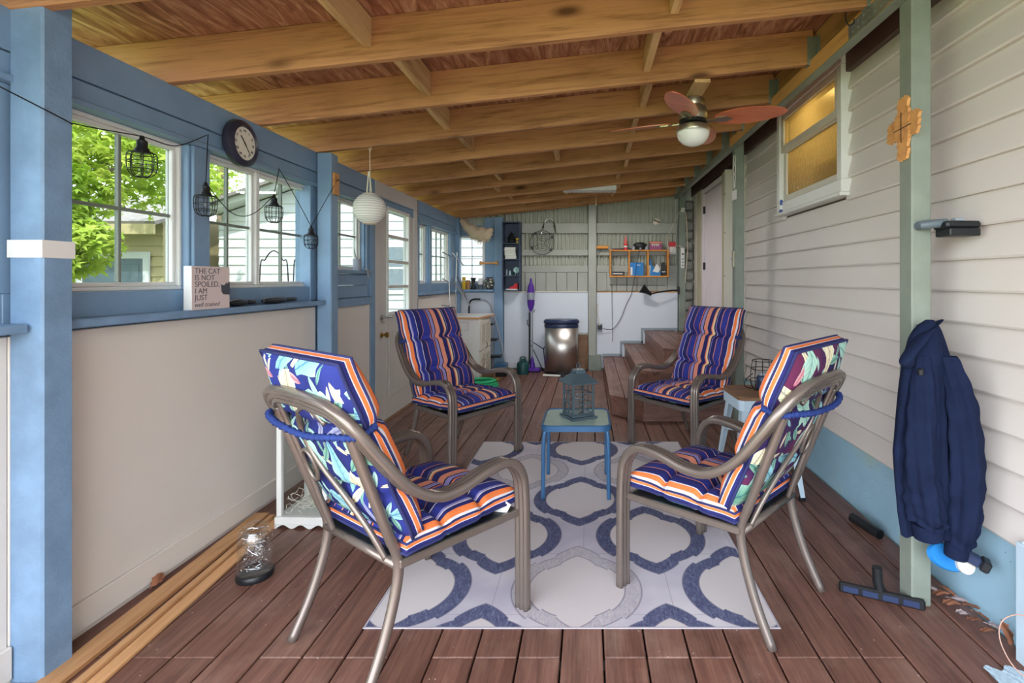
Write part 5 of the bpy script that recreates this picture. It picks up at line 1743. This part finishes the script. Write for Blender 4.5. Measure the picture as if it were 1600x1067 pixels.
MB().box(-.085, .085, -.03, .03, -.018, .026, .008).build('housing', M['orange_wood'], wl_); MB().box(-.08, .08, -.028, .028, -.026, -.018, .002).build('lens', M['dark_metal'], wl_)
MB().tube([(-.02, .04, -.03), (-.085, .045, -.13)], .003, 6).build('cable', M['black_wire'], wl_)
bt = thing('stone_ornament', 'cream and brown stone ornament hung on the corrugated sheet', 'ornament', (at(1026, 346, YF).x, YW + .02, at(1026, 346, YF).z))
MB().lathe([(0, 0), (.05, .0), (.058, .02), (.04, .035), (0, .04)], 7).xf(0, Matrix.Rotation(PI / 2, 4, 'X')).build('stone', M['cream'], bt)
MB().bar((-.05, -.042, .02), (.05, -.042, -.02), .008, .02).build('stripe', M['brown_wood'], bt)
# power strip and cords
ps = thing('power_strip', 'white power strip screwed to the sage stair post', 'power strip', (1.318, YW - .106, 1.60))
MB().box(-.026, .026, -.028, 0, -.16, .13, .006).build('housing', M['white'], ps)
MB().box(-.012, .012, -.030, -.028, .03, .05).build('switch', M['black'], ps)
for k in range(3):
    MB().box(-.014, .014, -.0295, -.028, -.13 + .045 * k, -.11 + .045 * k).build('socket', M['grey_plastic'], ps)
MB().tube(smooth_path([(.0, -.012, .13), (-.08, -.02, .16), (-.16, -.02, .07), (-.20, .0, .12), (-.19, .02, .30), (-.10, .0, .52), (-.02, -.01, .66)], 6), .005, 6).build('flex', M['wire_white'], ps, 'all')
hc = thing('cable_hook', 'white cable hook with a hanging cream cord on the sage post', 'hook', (1.325, YW - .107, 2.26))
MB().box(-.026, .026, -.022, 0, -.03, .03, .004).build('plate', M['white'], hc)
MB().tube(smooth_path([(.0, -.02, .01), (.04, -.02, -.08), (.055, -.02, -.35), (.06, -.02, -.6), (.04, -.02, -.85), (.03, -.02, -1.02)], 6), .006, 6).build('cord', M['wire_white'], hc, 'all')
lab_ = thing('notice_card', 'small white and red notice card on the boards beside the power strip', 'card', (1.19, YW - .004, 1.72))
MB().box(-.05, .05, -.003, 0, -.07, .05).build('card', M['white'], lab_)
MB().box(-.05, .05, -.004, -.003, .03, .10).build('red_stripe', M['red'], lab_)
MB().box(-.04, -.032, -.004, -.003, -.14, .03).build('red_tail', M['red'], lab_)
# gooseneck lamp on the sage post
gk = thing('gooseneck_lamp', 'black gooseneck clamp lamp reaching out from the sage post', 'lamp', (1.235, YW - .075, 1.13))
m = MB(); k0 = m.mark(); m.lathe([(0, 0), (.060, 0), (.060, .012), (.02, .022), (0, .022)], 20); m.xf(k0, Matrix.Translation((.040, 0, 0)) @ Matrix.Rotation(-PI / 2, 4, 'Y')); m.build('wall_plate', M['black'], gk, True)
MB().tube(smooth_path([(.03, 0, .0), (-.08, -.03, .0), (-.22, -.06, -.02), (-.36, -.08, -.045)], 6), .010, 8).build('neck', M['black'], gk, 'all')
m = MB(); k0 = m.mark(); m.lathe([(.022, -.05), (.028, 0), (.036, .03), (.07, .11), (.064, .11), (.03, .03), (0, .02)], 20); m.xf(k0, Matrix.Translation((-.40, -.08, -.03)) @ Matrix.Rotation(-1.0, 4, 'Y')); m.build('shade', M['black'], gk, True)
tag(MB().tube(smooth_path([(1.10, YW - .012, 1.20), (.78, YW - .012, 1.20), (.335, YW - .012, 1.205), (.330, YW - .012, 1.19), (.33, YW - .02, .9), (.34, YW - .02, .55), (.335, YW - .02, .40)], 6), .0035, 6).build('lamp_flex', M['black_wire'], None, 'all'), 'black lamp flex running level then dropping beside the outlet', 'cable')
ob = thing('outlet_box', 'open grey outlet box with plugs on the white panel beside the centre post', 'outlet', (.155, YW - .002, .60))
MB().box(-.038, .038, -.04, 0, -.055, .055, .004).build('box', M['grey_plastic'], ob); MB().box(-.028, .034, -.05, -.04, -.03, .035, .004).build('cover', M['black'], ob)
MB().tube(smooth_path([(-.005, -.05, .03), (-.02, -.04, .14), (-.035, -.02, .24), (-.02, -.01, .34)], 5), .006, 6).build('white_flex', M['wire_white'], ob, 'all')
tag(MB().tube(smooth_path([(.20, YW - .05, .585), (.34, YW - .03, .58), (.45, YW - .02, .72), (.53, YW - .02, .92), (.60, YW - .02, 1.06), (.62, YW - .02, 1.14), (.645, YW - .15, 1.33), (.69, YW - .15, 1.60), (.72, YW - .15, 1.705)], 6), .004, 6).build('black_flex', M['black_wire'], None, 'all'), 'black cable hanging from the goggles down to the outlet box', 'cable')

# fluorescent fitting between the last rafters
fl = thing('shop_light', 'flat white slatted shop light under the far rafters', 'ceiling light', (0, 0, 0))
c0, c1 = at(880, 301, 6.05), at(962, 301, 6.05)
MB().box(c0.x, c1.x, 5.86, 6.05, c0.z, c0.z + .012, .002).build('housing', M['white'], fl)
MB().box(c0.x, c1.x, 5.86, 6.05, c0.z + .012, c0.z + .06, .002).build('reflector', M['white'], fl)
for i in range(12):
    xx = c0.x + (c1.x - c0.x) * (i + .5) / 12
    MB().box(xx - .002, xx + .002, 5.87, 6.04, c0.z - .012, c0.z).build('louvre_slat', M['white'], fl)
for xx in (c0.x + .08, c1.x - .08):
    MB().tube([(xx, 5.955, c0.z + .06), (xx, 5.955, zb(xx) + RD)], .003, 5).build('hanger', M['galv'], fl)
al = bpy.data.lights.new('shop_fill', 'AREA'); al.shape = 'RECTANGLE'; al.size = .58; al.size_y = .15; al.energy = 7; al.color = (1, .97, .92)  # fill light added under the fitting to brighten the dark back end
ao = bpy.data.objects.new('shop_fill', al); COL.objects.link(ao); ao.location = ((c0.x + c1.x) / 2, 5.955, c0.z - .016)
MB().tube([(.09, 6.385, zb(.09) + .01), (.092, 6.385, zb(.09) - .13)], .002, 5).build('pull_cord', M['wire_white'], fl)

# bin, vacuum, canister, tools on the floor at the back
tc = thing('pedal_bin', 'stainless steel bin with a dark blue lid by the back wall', 'bin', (at(877, 583, 6.95).x, 7.00, 0))
MB().lathe([(0, .0), (.235, 0), (.238, .012), (.235, .025), (0, .025)], 40, sy=.62).build('base_ring', M['black'], tc, True)
MB().lathe([(.232, .025), (.232, .63)], 40, sy=.62).build('drum', M['steel'], tc, 'all')
MB().lathe([(.236, .625), (.238, .66), (.236, .672), (0, .672)], 40, sy=.62).build('collar', M['navy_plastic'], tc, True)
MB().lathe([(.236, .680), (.246, .690), (.246, .715), (.225, .735), (0, .742)], 40, sy=.62).build('lid', M['navy_plastic'], tc, True)
MB().box(-.04, .04, -.19, -.13, .006, .016, .004).build('pedal', M['black'], tc)
vx = at(828, 580, 7.0).x
vc = thing('stick_vacuum', 'purple stick vacuum standing upright against the white panel', 'vacuum', (vx, 7.12, 0))
MB().lathe([(0, 1.30), (.012, 1.30), (.02, 1.24), (.045, 1.18), (.052, 1.10), (0, 1.10)], 18).build('cup_top', M['purple'], vc, True)
MB().lathe([(.053, 1.10), (.055, 1.02), (.05, 1.00)], 18).build('clear_band', M['grey_plastic'], vc, True)
MB().lathe([(.052, 1.00), (.05, .93), (.032, .87), (.026, .84), (0, .84)], 18).build('motor_body', M['purple'], vc, True)
MB().tube([(-.018, 0, .86), (-.018, 0, .10)], .014, 10).build('tube', M['dark_metal'], vc); MB().tube([(.020, 0, .84), (.024, -.01, .18)], .011, 10).build('rail', M['grey_plastic'], vc)
MB().box(-.03, .055, -.02, .04, .82, .87, .008).build('joint', M['grey_plastic'], vc)
MB().lathe([(0, 0), (.035, .01), (.04, .05), (.028, .10), (0, .22)], 12).build('swivel', M['purple'], vc, True, loc=(.02, -.01, .03))
MB().box(-.06, .14, -.11, .02, .004, .055, .014).build('floor_head', M['purple'], vc)
MB().tube([(-.02, -.02, .62), (-.045, -.03, .66), (-.045, -.03, .72)], .006, 6).build('cord_hook', M['dark_metal'], vc)
cn = thing('green_canister', 'dark green canister in front of the stick vacuum', 'canister', (vx - .085, 6.90, 0))
MB().lathe([(0, 0), (.078, 0), (.082, .02), (.082, .14), (.066, .165), (.03, .175), (.028, .21), (0, .21)], 22).build('body', M['teal_dark'], cn, True)
MB().tube(smooth_path([(-.04, 0, .17), (-.03, 0, .225), (.03, 0, .225), (.04, 0, .17)], 4), .008, 6).build('handle', M['teal_dark'], cn, 'all')
sw = thing('extension_tube', 'white and black extension tube lying before the steel bin', 'tube', (at(860, 586, 6.7).x, 6.70, .016), -12 * D2R)
MB().tube([(-.10, 0, 0), (.14, 0, 0)], .015, 10).build('white_tube', M['white'], sw, True); MB().tube([(.14, 0, 0), (.30, 0, 0)], .0155, 10).build('black_tube', M['black'], sw, True)
tp_ = thing('folded_tripod', 'thin black folding stand leaning behind the stick vacuum', 'stand', (at(845, 560, 7.1).x, 7.14, 0))
for (a, b_) in (((-.14, 0, .42), (.03, .04, .30)), ((.03, .04, .30), (.065, -.02, .0)), ((-.14, 0, .36), (.04, -.06, .0)), ((.03, .04, .30), (.07, .04, .38))):
    MB().tube([a, b_], .006, 6).build('leg', M['black_wire'], tp_)
lb_ = thing('grey_board', 'grey board leaning behind the steel bin at the centre post', 'board', (-.10, 7.20, 0))
MB().box(-.13, .085, -.012, .012, 0, .52, .003).build('panel', M['brown_wood'], lb_); MB().box(-.13, .085, -.016, .016, .50, .525, .003).build('edge', M['greygreen'], lb_)
ot = thing('broom_stick', 'short brown stick leaning on the centre post foot', 'stick', (-.045, 7.12, 0))
MB().bar((0, 0, .0), (.03, .02, .34), .022, .022, .003).build('shaft', M['brown_wood'], ot); MB().bar((-.001, 0, .0), (.001, 0.001, .03), .026, .026, .003).build('ferrule', M['dark_metal'], ot)

# white cabinet with ply top
cb = thing('white_cabinet', 'low white cabinet with shuttered door and plywood top near the back corner', 'cabinet', (-1.80, 6.12, 0))
CW, CD, CH = .50, .62, .81
MB().box(0, CW - .022, 0, CD, .0, CH, .003).build('body', M['white'], cb)
MB().box(.03, CW - .15, -.004, 0, CH - .14, CH - .04, .001).build('drawer_line', M['grey_plastic'], cb)
MB().box(.033, CW - .153, -.007, -.003, CH - .137, CH - .043, .001).build('drawer_front', M['white'], cb)
for (z0, z1) in ((.03, .40), (.42, .78)):
    dr = MB()
    for (a, b, c, d) in ((.02, CD - .02, z0, z0 + .05), (.02, CD - .02, z1 - .05, z1), (.02, .08, z0 + .05, z1 - .05), (CD - .08, CD - .02, z0 + .05, z1 - .05), (.28, .33, z0 + .05, z1 - .05)):
        dr.box(CW - .022, CW, a, b, c, d, .002)
    do_ = dr.build('shutter_frame', M['cream'], cb)
    n_ = 10
    for i in range(n_):
        zz = z0 + .055 + (z1 - z0 - .11) * i / n_
        for (a, b) in ((.082, .278), (.332, CD - .082)):
            MB().box(-.003, .003, a, b, -.018, .018).build('louvre', M['cream'], do_, loc=(CW - .012, 0, zz + .016), rot=(0, .5, 0))
MB().tube([(CW, .30, .42), (CW + .015, .30, .44), (CW + .015, .30, .48), (CW, .30, .50)], .004, 6).build('pull', M['dark_metal'], cb)
tpb = MB().prism([(-.03, -.06), (CW - .02, -.10), (CW + .06, CD - .05), (CW + .03, CD + .03), (-.03, CD + .03)], CH + .001, CH + .019).build('top_board', M['pine_x'], cb)
MB().prism([(-.028, -.055), (CW - .022, -.095), (CW + .056, CD - .052), (CW + .028, CD + .028), (-.028, CD + .028)], CH + .0195, CH + .023).build('white_sheet', M['white'], tpb)
# chrome frame standing on the cabinet
cf_ = thing('chrome_rack', 'folded chrome tube rack standing on the white cabinet', 'rack', (-1.70, 6.30, CH + .024))
zt0 = CH + .024
def pt(px, py, Y): 
    p = at(px, py, Y); return (p.x + 1.70, p.y - 6.30, p.z - zt0)
for (a, b_) in (((703, 481, 6.28), (700, 400, 6.28)), ((711, 481, 6.45), (714, 394, 6.45)), ((690, 393, 6.15), (711, 405, 6.42)), ((706, 393, 6.15), (724, 414, 6.45)), ((690, 435, 6.15), (712, 446, 6.42)), ((705, 433, 6.15), (735, 478, 6.62)), ((714, 432, 6.45), (733, 478, 6.60)), ((690, 477, 6.20), (713, 481, 6.50))):
    p, q = Vector(pt(*a)), Vector(pt(*b_))
    p.z, q.z = max(p.z, .008), max(q.z, .008)
    MB().tube([p, q], .0075, 8).build('tube', M['chrome'], cf_, True)
# step ladder behind
sl = thing('step_ladder', 'folding step ladder with a black hoop handle by the blue end post', 'ladder', (-1.30, 6.98, 0))
A = smooth_path([(-.36, .06, .70), (-.36, .06, .90), (-.33, .06, .995), (-.22, .04, 1.01), (-.10, .03, .98), (-.03, .02, .86), (.10, -.03, .40), (.185, -.06, .0)], 6)
MB().tube(A[:20], .012, 8).build('hoop', M['dark_metal'], sl, 'all'); MB().tube(A[19:], .012, 8).build('rail', M['grey_plastic'], sl, 'all')
MB().tube([(-.36, .06, .70), (-.30, -.02, .0)], .012, 8).build('rail', M['grey_plastic'], sl, True)
for zz, xx in ((.22, .12), (.45, .06), (.66, .0)):
    MB().box(-.32, xx - .01, -.10, .06, zz, zz + .022, .004).build('tread', M['black'], sl)
# green hose coil
hs = thing('hose_coil', 'bright green coiled hose on the deck behind the striped chair', 'hose', (-1.21, 5.78, 0))
pts = []
for i in range(96):
    a = i / 24 * 2 * PI
    pts.append(((.17 - .004 * (i // 24)) * math.cos(a), (.17 - .004 * (i // 24)) * math.sin(a), .022 + .030 * i / 24))
MB().tube(pts, .020, 8).build('coil', M['hose_green'], hs, 'all')
MB().tube([(pts[-1][0], pts[-1][1], pts[-1][2]), (pts[-1][0] + .02, pts[-1][1] + .06, pts[-1][2] + .005)], .024, 8).build('coupling', M['brass'], hs, True)
bx_ = thing('cardboard_box', 'small brown cardboard box on the deck beside the white cabinet', 'box', (-1.20, 6.08, 0))
MB().box(-.07, .07, -.06, .06, 0, .20, .002).build('carton', M['brown_wood'], bx_); MB().box(-.07, .07, -.008, .008, .2002, .201).build('tape', M['cream'], bx_)
tl = thing('blue_toolbox', 'small blue and black toolbox beside the ladder foot', 'toolbox', (-1.16, 6.78, 0))
MB().box(-.09, .07, -.09, .09, 0, .11, .01).build('tray', M['black'], tl); MB().box(-.09, .07, -.09, .09, .112, .17, .012).build('lid', M['table_blue'], tl)

# things on the back ledge
zl = 1.1425
def led(name, label, cat, px): return thing(name, label, cat, ((px - VX) * (YW - .085) / F, YW - .085, zl))
o = led('yellow_carton', 'yellow carton on the back window ledge', 'carton', 725); MB().box(-.022, .022, -.02, .02, 0, .175, .002).build('carton', M['yellow'], o); MB().box(-.0222, .0222, -.0205, .0, .12, .13).build('stripe', M['white'], o)
o = led('hourglass_vase', 'dark and clay hourglass shaped vase on the back ledge', 'vase', 739.5); MB().lathe([(0, 0), (.038, 0), (.041, .01), (.020, .075), (.016, .085), (.041, .165), (.037, .165), (0, .09)], 18).build('body', M['dark_metal'], o, True); MB().lathe([(.0165, .078), (.020, .085), (.0165, .092)], 18).build('waist', M['brass'], o, True)
o = led('clay_pot', 'small clay pot standing behind the hourglass vase', 'pot', 731); o.location.y += .02; MB().lathe([(0, 0), (.022, 0), (.026, .08), (.028, .12), (.024, .12), (0, .02)], 16).build('body', M['pine_x'], o, True); MB().lathe([(.028, .120), (.030, .13), (.024, .13)], 16).build('rim', M['brown_wood'], o, True)
o = led('small_stand', 'little brown wooden stand with a white card on the ledge', 'stand', 750)
o.location.y += .03
MB().box(-.034, .034, -.025, .025, .058, .068, .002).build('top', M['brown_wood'], o)
for sx in (-1, 1): MB().box(sx * .027 - .005, sx * .027 + .005, -.02, .02, 0, .058).build('leg', M['brown_wood'], o)
MB().box(-.03, .03, -.003, .003, .0685, .16).build('card', M['white'], o)
o = led('round_vase', 'round black and white patterned vase at the end of the back ledge', 'vase', 764)
g = G('mosaic_glaze'); v = g.coord('Object'); vo = g.n('ShaderNodeTexVoronoi'); g.link(v, vo.inputs['Vector']); vo.inputs['Scale'].default_value = 38
g.set(g.ramp(vo.outputs['Distance'], [(.25, rgb(226, 220, 200)), (.45, rgb(54, 58, 54))]), .35)
MB().lathe([(0, 0), (.042, 0), (.072, .045), (.077, .085), (.066, .135), (.042, .16)], 24).build('body', g.mat, o, 'all'); MB().lathe([(.042, .16), (.048, .174), (.040, .174), (.038, .155)], 24).build('neck', M['shelf_navy'], o, True)
# bundled canvas sagging under the roof in the corner
cv = thing('canvas_bundle', 'bundled beige canvas with a fringe sagging under the rafters in the corner', 'canvas', (-1.60, 7.02, 0))
def canv(u, v):
    t = u
    xx = -.17 + .44 * t
    sag = .03 - .16 * t - .10 * math.sin(PI * t)
    r_ = .030 + .075 * max(0, math.sin(PI * min(1, t * .93 + .02))) ** .8
    a = 2 * PI * v
    return (xx + .01 * math.sin(a * 3), -.02 + r_ * .9 * math.cos(a), 2.07 + sag + .012 * math.sin(t * 24 + a * 2) + r_ * math.sin(a) * 1.0)
m = MB(); m.grid(canv, 30, 20); m.build('cloth', M['beige_cloth'], cv, 'all')
fr = MB()
for i in range(34):
    u = .06 + .88 * i / 33
    p = canv(u, .75)
    fr.tube([(p[0], p[1] - .03, p[2] + .01), (p[0] + R.uniform(-.008, .008), p[1] - .035, p[2] - .035)], .004, 4)
tag(fr.build('fringe', M['beige_cloth'], cv), 'short cream fringe', None, None, 'stuff')
MB().tube([(-.17, 0, 2.10), (.27, 0, 1.90)], .004, 5).build('line', M['galv'], cv)

# ---------------------------------------------------------------- outdoors seen through the windows
def m_leaf():
    g = G('maple_leaves')
    v = g.coord('Object')
    col = g.ramp(g.noise(v, 1.8, 4), [(.3, rgb(96, 128, 34)), (.5, rgb(146, 172, 56)), (.7, rgb(190, 200, 96))])
    g.set(col, .6, 0, .3)
    tl_ = g.n('ShaderNodeBsdfTranslucent'); g.link(col, tl_.inputs[0])
    mx = g.n('ShaderNodeMixShader'); mx.inputs[0].default_value = .45
    g.link(g.bsdf.outputs[0], mx.inputs[1]); g.link(tl_.outputs[0], mx.inputs[2]); g.link(mx.outputs[0], g.out.inputs['Surface'])
    return g.mat
M['leaves'] = m_leaf()
M['bark'] = paint('maple_bark', rgb(112, 96, 80), .9, .25, 9, bump=.5)
g = G('lawn'); v = g.coord('Object'); g.set(g.ramp(g.noise(v, 3, 5), [(.3, rgb(84, 104, 50)), (.7, rgb(120, 138, 72))]), .9); M['lawn'] = g.mat
lawn = MB().box(-30, 30, -25, 40, -.50, -.42).build('ground', M['lawn'])
tag(lawn, 'green lawn outside the porch', None, None, 'structure')
def maple(label, base, h, clusters, n, seed):
    rr = random.Random(seed)
    t = thing('maple_tree', label, 'tree', base, 0, 'trees outside the porch')
    MB().tube(smooth_path([(0, 0, 0), (.05, .03, h * .35), (-.06, .05, h * .7), (0, 0, h)], 5), [.16 - .09 * i / 15 for i in range(16)], 10).build('trunk', M['bark'], t, 'all')
    for (c, r_) in clusters:
        MB().tube(smooth_path([(0, 0, h * .45), (c[0] * .5, c[1] * .5, h * .45 + (c[2] - h * .45) * .6), c], 5), [.06 - .045 * i / 10 for i in range(11)], 7).build('branch', M['bark'], t, 'all')
    m = MB()
    for i in range(n):
        c, r_ = clusters[rr.randrange(len(clusters))]
        d = Vector((rr.gauss(0, 1), rr.gauss(0, 1), rr.gauss(0, 1))).normalized() * (rr.random() ** .45)
        p = Vector(c) + Vector((d.x * r_, d.y * r_, d.z * r_ * .7))
        s = rr.uniform(.042, .080)
        Mx = Matrix.Translation(p) @ Euler((rr.uniform(-.9, .9), rr.uniform(-.9, .9), rr.uniform(0, 6.28))).to_matrix().to_4x4()
        V = [Mx @ Vector((0, 0, .01))]
        for k in range(10):
            a = -PI / 2 + 2 * PI * k / 10
            q = s * (1.0 if k % 2 == 1 else .42) * (1.2 if k == 5 else 1)
            V.append(Mx @ Vector((q * math.cos(a), q * math.sin(a), -.02 * (k % 2))))
        o_ = len(m.v)
        m.v += [tuple(x_) for x_ in V]
        for k in range(10):
            m.f.append((o_, o_ + 1 + k, o_ + 1 + (k + 1) % 10)); m.m.append(0)
    tag(m.build('foliage', M['leaves'], t, fix=False), 'bright green maple leaves', None, None, 'stuff')
    return t
maple('bright green maple outside the window beside the weathered post', (-6.4, 4.4, -.42), 4.2,
      [((.4, -.4, 3.1), 1.0), ((1.0, .8, 3.5), 1.1), ((-.9, -.5, 3.2), 1.0), ((-.3, 1.3, 3.7), 1.2), ((.6, -1.6, 3.0), 1.0), ((-.6, -2.2, 2.6), .9), ((.2, -.9, 2.0), .55), ((-.8, .4, 4.6), 1.3), ((.9, 1.9, 4.2), .9), ((.3, 2.6, 3.3), 1.1), ((-1.6, 1.8, 3.2), 1.2), ((-1.9, -.9, 2.4), 1.0), ((-1.2, -1.6, 1.7), .8), ((.9, -.2, 2.5), .8), ((1.9, -.1, 2.0), .42), ((1.5, .1, 2.5), .6), ((1.7, .9, 3.0), .8), ((1.2, -1.0, 3.0), .9)], 16000, 3)
maple('taller maple behind the roof of the beige garage', (-10.5, 14.5, -.42), 5.5,
      [((0, 0, 5.0), 2.0), ((1.6, -.8, 4.2), 1.5), ((-1.6, .5, 4.3), 1.6), ((.8, 1.2, 5.8), 1.5), ((-.9, -1.6, 4.0), 1.6), ((2.6, .2, 4.2), 1.7)], 3000, 9)
maple('maple at the edge of the garden beside the beige garage', (-12.6, 1.0, -.42), 4.6,
      [((0, 0, 4.0), 1.5), ((1.0, -1.0, 3.3), 1.1), ((-1.0, .8, 3.6), 1.4), ((.3, 1.6, 3.4), 1.2), ((0, -1.8, 2.6), 1.1), ((1.2, 1.8, 2.4), 1.2), ((.4, 3.4, 3.0), 1.4), ((-.6, 4.6, 3.8), 1.6)], 9000, 11)
# white house gable end with real lap boards
M['outer_white'] = paint('white_clapboard', rgb(196, 198, 204), .6, .03, 2)
M['outer_beige'] = paint('beige_clapboard', rgb(176, 162, 124), .6, .04, 2)
M['shingle'] = paint('grey_shingles', rgb(120, 116, 112), .9, .2, 14)
hy = 9.0
hx0, hx1, hpk = -6.55, -.4, -3.5
wh = thing('neighbour_house', 'white clapboard neighbour house with a low gable roof', 'house', (0, hy, -.42))
ez, pk_ = 2.86, 3.9
MB().prism([(hx0 + .02, 0), (hx1 - .02, 0), (hx1 - .02, ez), (hpk, pk_), (hx0 + .02, ez)], -4.0, -.02).xf(0, Matrix.Rotation(PI / 2, 4, 'X')).build('wall', M['outer_white'], wh)
def gab(zz):
    if zz <= ez: return hx0, hx1
    t = (zz - ez) / (pk_ - ez)
    return hx0 + (hpk - hx0) * t, hx1 + (hpk - hx1) * t
zz = .1
while zz < pk_ - .2:
    a, b = gab(zz + .16)
    m = MB()
    V = []
    for x_ in (a, b): V += [(x_, .0, zz), (x_, -.02, zz), (x_, -.022, zz + .01), (x_, -.004, zz + .165), (x_, .0, zz + .165)]
    m.add(V, [(0, 1, 2, 3, 4), (9, 8, 7, 6, 5)] + [(i, (i + 1) % 5, 5 + (i + 1) % 5, 5 + i) for i in range(5)])
    m.build('clapboard', M['outer_white'], wh)
    zz += .155
for (xa, xb) in ((hx0 - .25, hpk), (hpk, hx1 + .25)):
    za = ez - .085 if xa < hpk - .01 else pk_
    zb_ = pk_ if xa < hpk - .01 else ez - .085
    MB().bar((xa, -.15, za + .06), (xb, -.15, zb_ + .06), .30, .10, 0, (0, 0, 1)).build('rake_fascia', M['outer_white'], wh)
    MB().bar((xa, 1.9, za + .13), (xb, 1.9, zb_ + .13), 4.6, .05, 0, (0, 0, 1)).build('roof', M['shingle'], wh)
wf = MB().box(-3.95, -3.15, -.04, -.02, 1.45, 2.35).build('house_window', M['white'], wh)
MB().box(-3.88, -3.22, -.045, -.04, 1.52, 2.28).build('window_pane', paint('dim_window', rgb(120, 132, 140), .2, .1, 3), wf)
MB().box(-3.88, -3.22, -.05, -.045, 1.89, 1.92).build('meeting_rail', M['white'], wf)
# beige garage to the left
gb = thing('beige_garage', 'beige clapboard garage with grey door and window behind the maple', 'garage', (0, 8.4, -.42))
gx0, gx1 = -11.5, -7.05
MB().box(gx0, gx1, .02, 3.5, 0, 2.75).build('wall', M['outer_beige'], gb)
zz = .05
while zz < 2.7:
    m = MB(); V = []
    for x_ in (gx0, gx1): V += [(x_, .02, zz), (x_, -.005, zz), (x_, -.008, zz + .01), (x_, .012, zz + .165), (x_, .02, zz + .165)]
    m.add(V, [(0, 1, 2, 3, 4), (9, 8, 7, 6, 5)] + [(i, (i + 1) % 5, 5 + (i + 1) % 5, 5 + i) for i in range(5)]); m.build('clapboard', M['outer_beige'], gb)
    zz += .17
MB().prism([(gx0 - .3, -.4), (gx1 + .2, -.4), (gx1 + .2, 2.0), (gx0 - .3, 2.0)], 0, .06).xf(0, Matrix.Translation((0, 0, 2.70)) @ Matrix.Rotation(.33, 4, 'X')).build('roof', M['shingle'], gb)
MB().box(gx0 - .3, gx1 + .2, -.42, -.38, 2.42, 2.58).build('eave_fascia', M['outer_beige'], gb)
dgr = MB().box(-8.35, -7.35, -.03, -.008, 0.02, 2.05).build('garage_door', M['lantern_metal'], gb)
for i in range(4): MB().box(-8.28, -7.42, -.035, -.03, .12 + i * .48, .52 + i * .48, .003).build('door_panel', M['lantern_metal'], dgr)
for (a, b, c, d) in ((-8.45, -8.35, .02, 2.05), (-7.35, -7.25, .02, 2.05), (-8.45, -7.25, 2.05, 2.16)): MB().box(a, b, -.04, -.008, c, d).build('door_casing', M['outer_white'], gb)
gwd = MB().box(-10.2, -9.1, -.03, -.008, .9, 2.0).build('garage_window', M['outer_white'], gb)
for a in (-10.1, -9.62): MB().box(a, a + .42, -.035, -.03, 1.0, 1.9).build('window_pane', bpy.data.materials['dim_window'], gwd)
# wire plant hoops outside the window
for (px, w_) in ((428, .26), (474, .18)):
    c = at(px, 440, 4.6)
    ho = thing('garden_hoop', 'wide thin wire garden hoop outside the window right of the clock' if w_ > .2 else 'narrow thin wire garden hoop outside beside the wider hoop', 'hoop', (c.x, c.y, -.42), 0, 'wire hoops outside the window')
    MB().tube(smooth_path([(-w_ / 2, 0, 0), (-w_ / 2, 0, c.z + .42), (-w_ * .3, 0, c.z + .62), (0, 0, c.z + .70), (w_ * .3, 0, c.z + .62), (w_ / 2, 0, c.z + .42), (w_ / 2, 0, 0)], 6), .006, 6).build('wire', M['black_wire'], ho, 'all')
    MB().tube([(-w_ / 2, 0, c.z + .40), (w_ / 2, 0, c.z + .40)], .005, 6).build('cross_wire', M['black_wire'], ho)
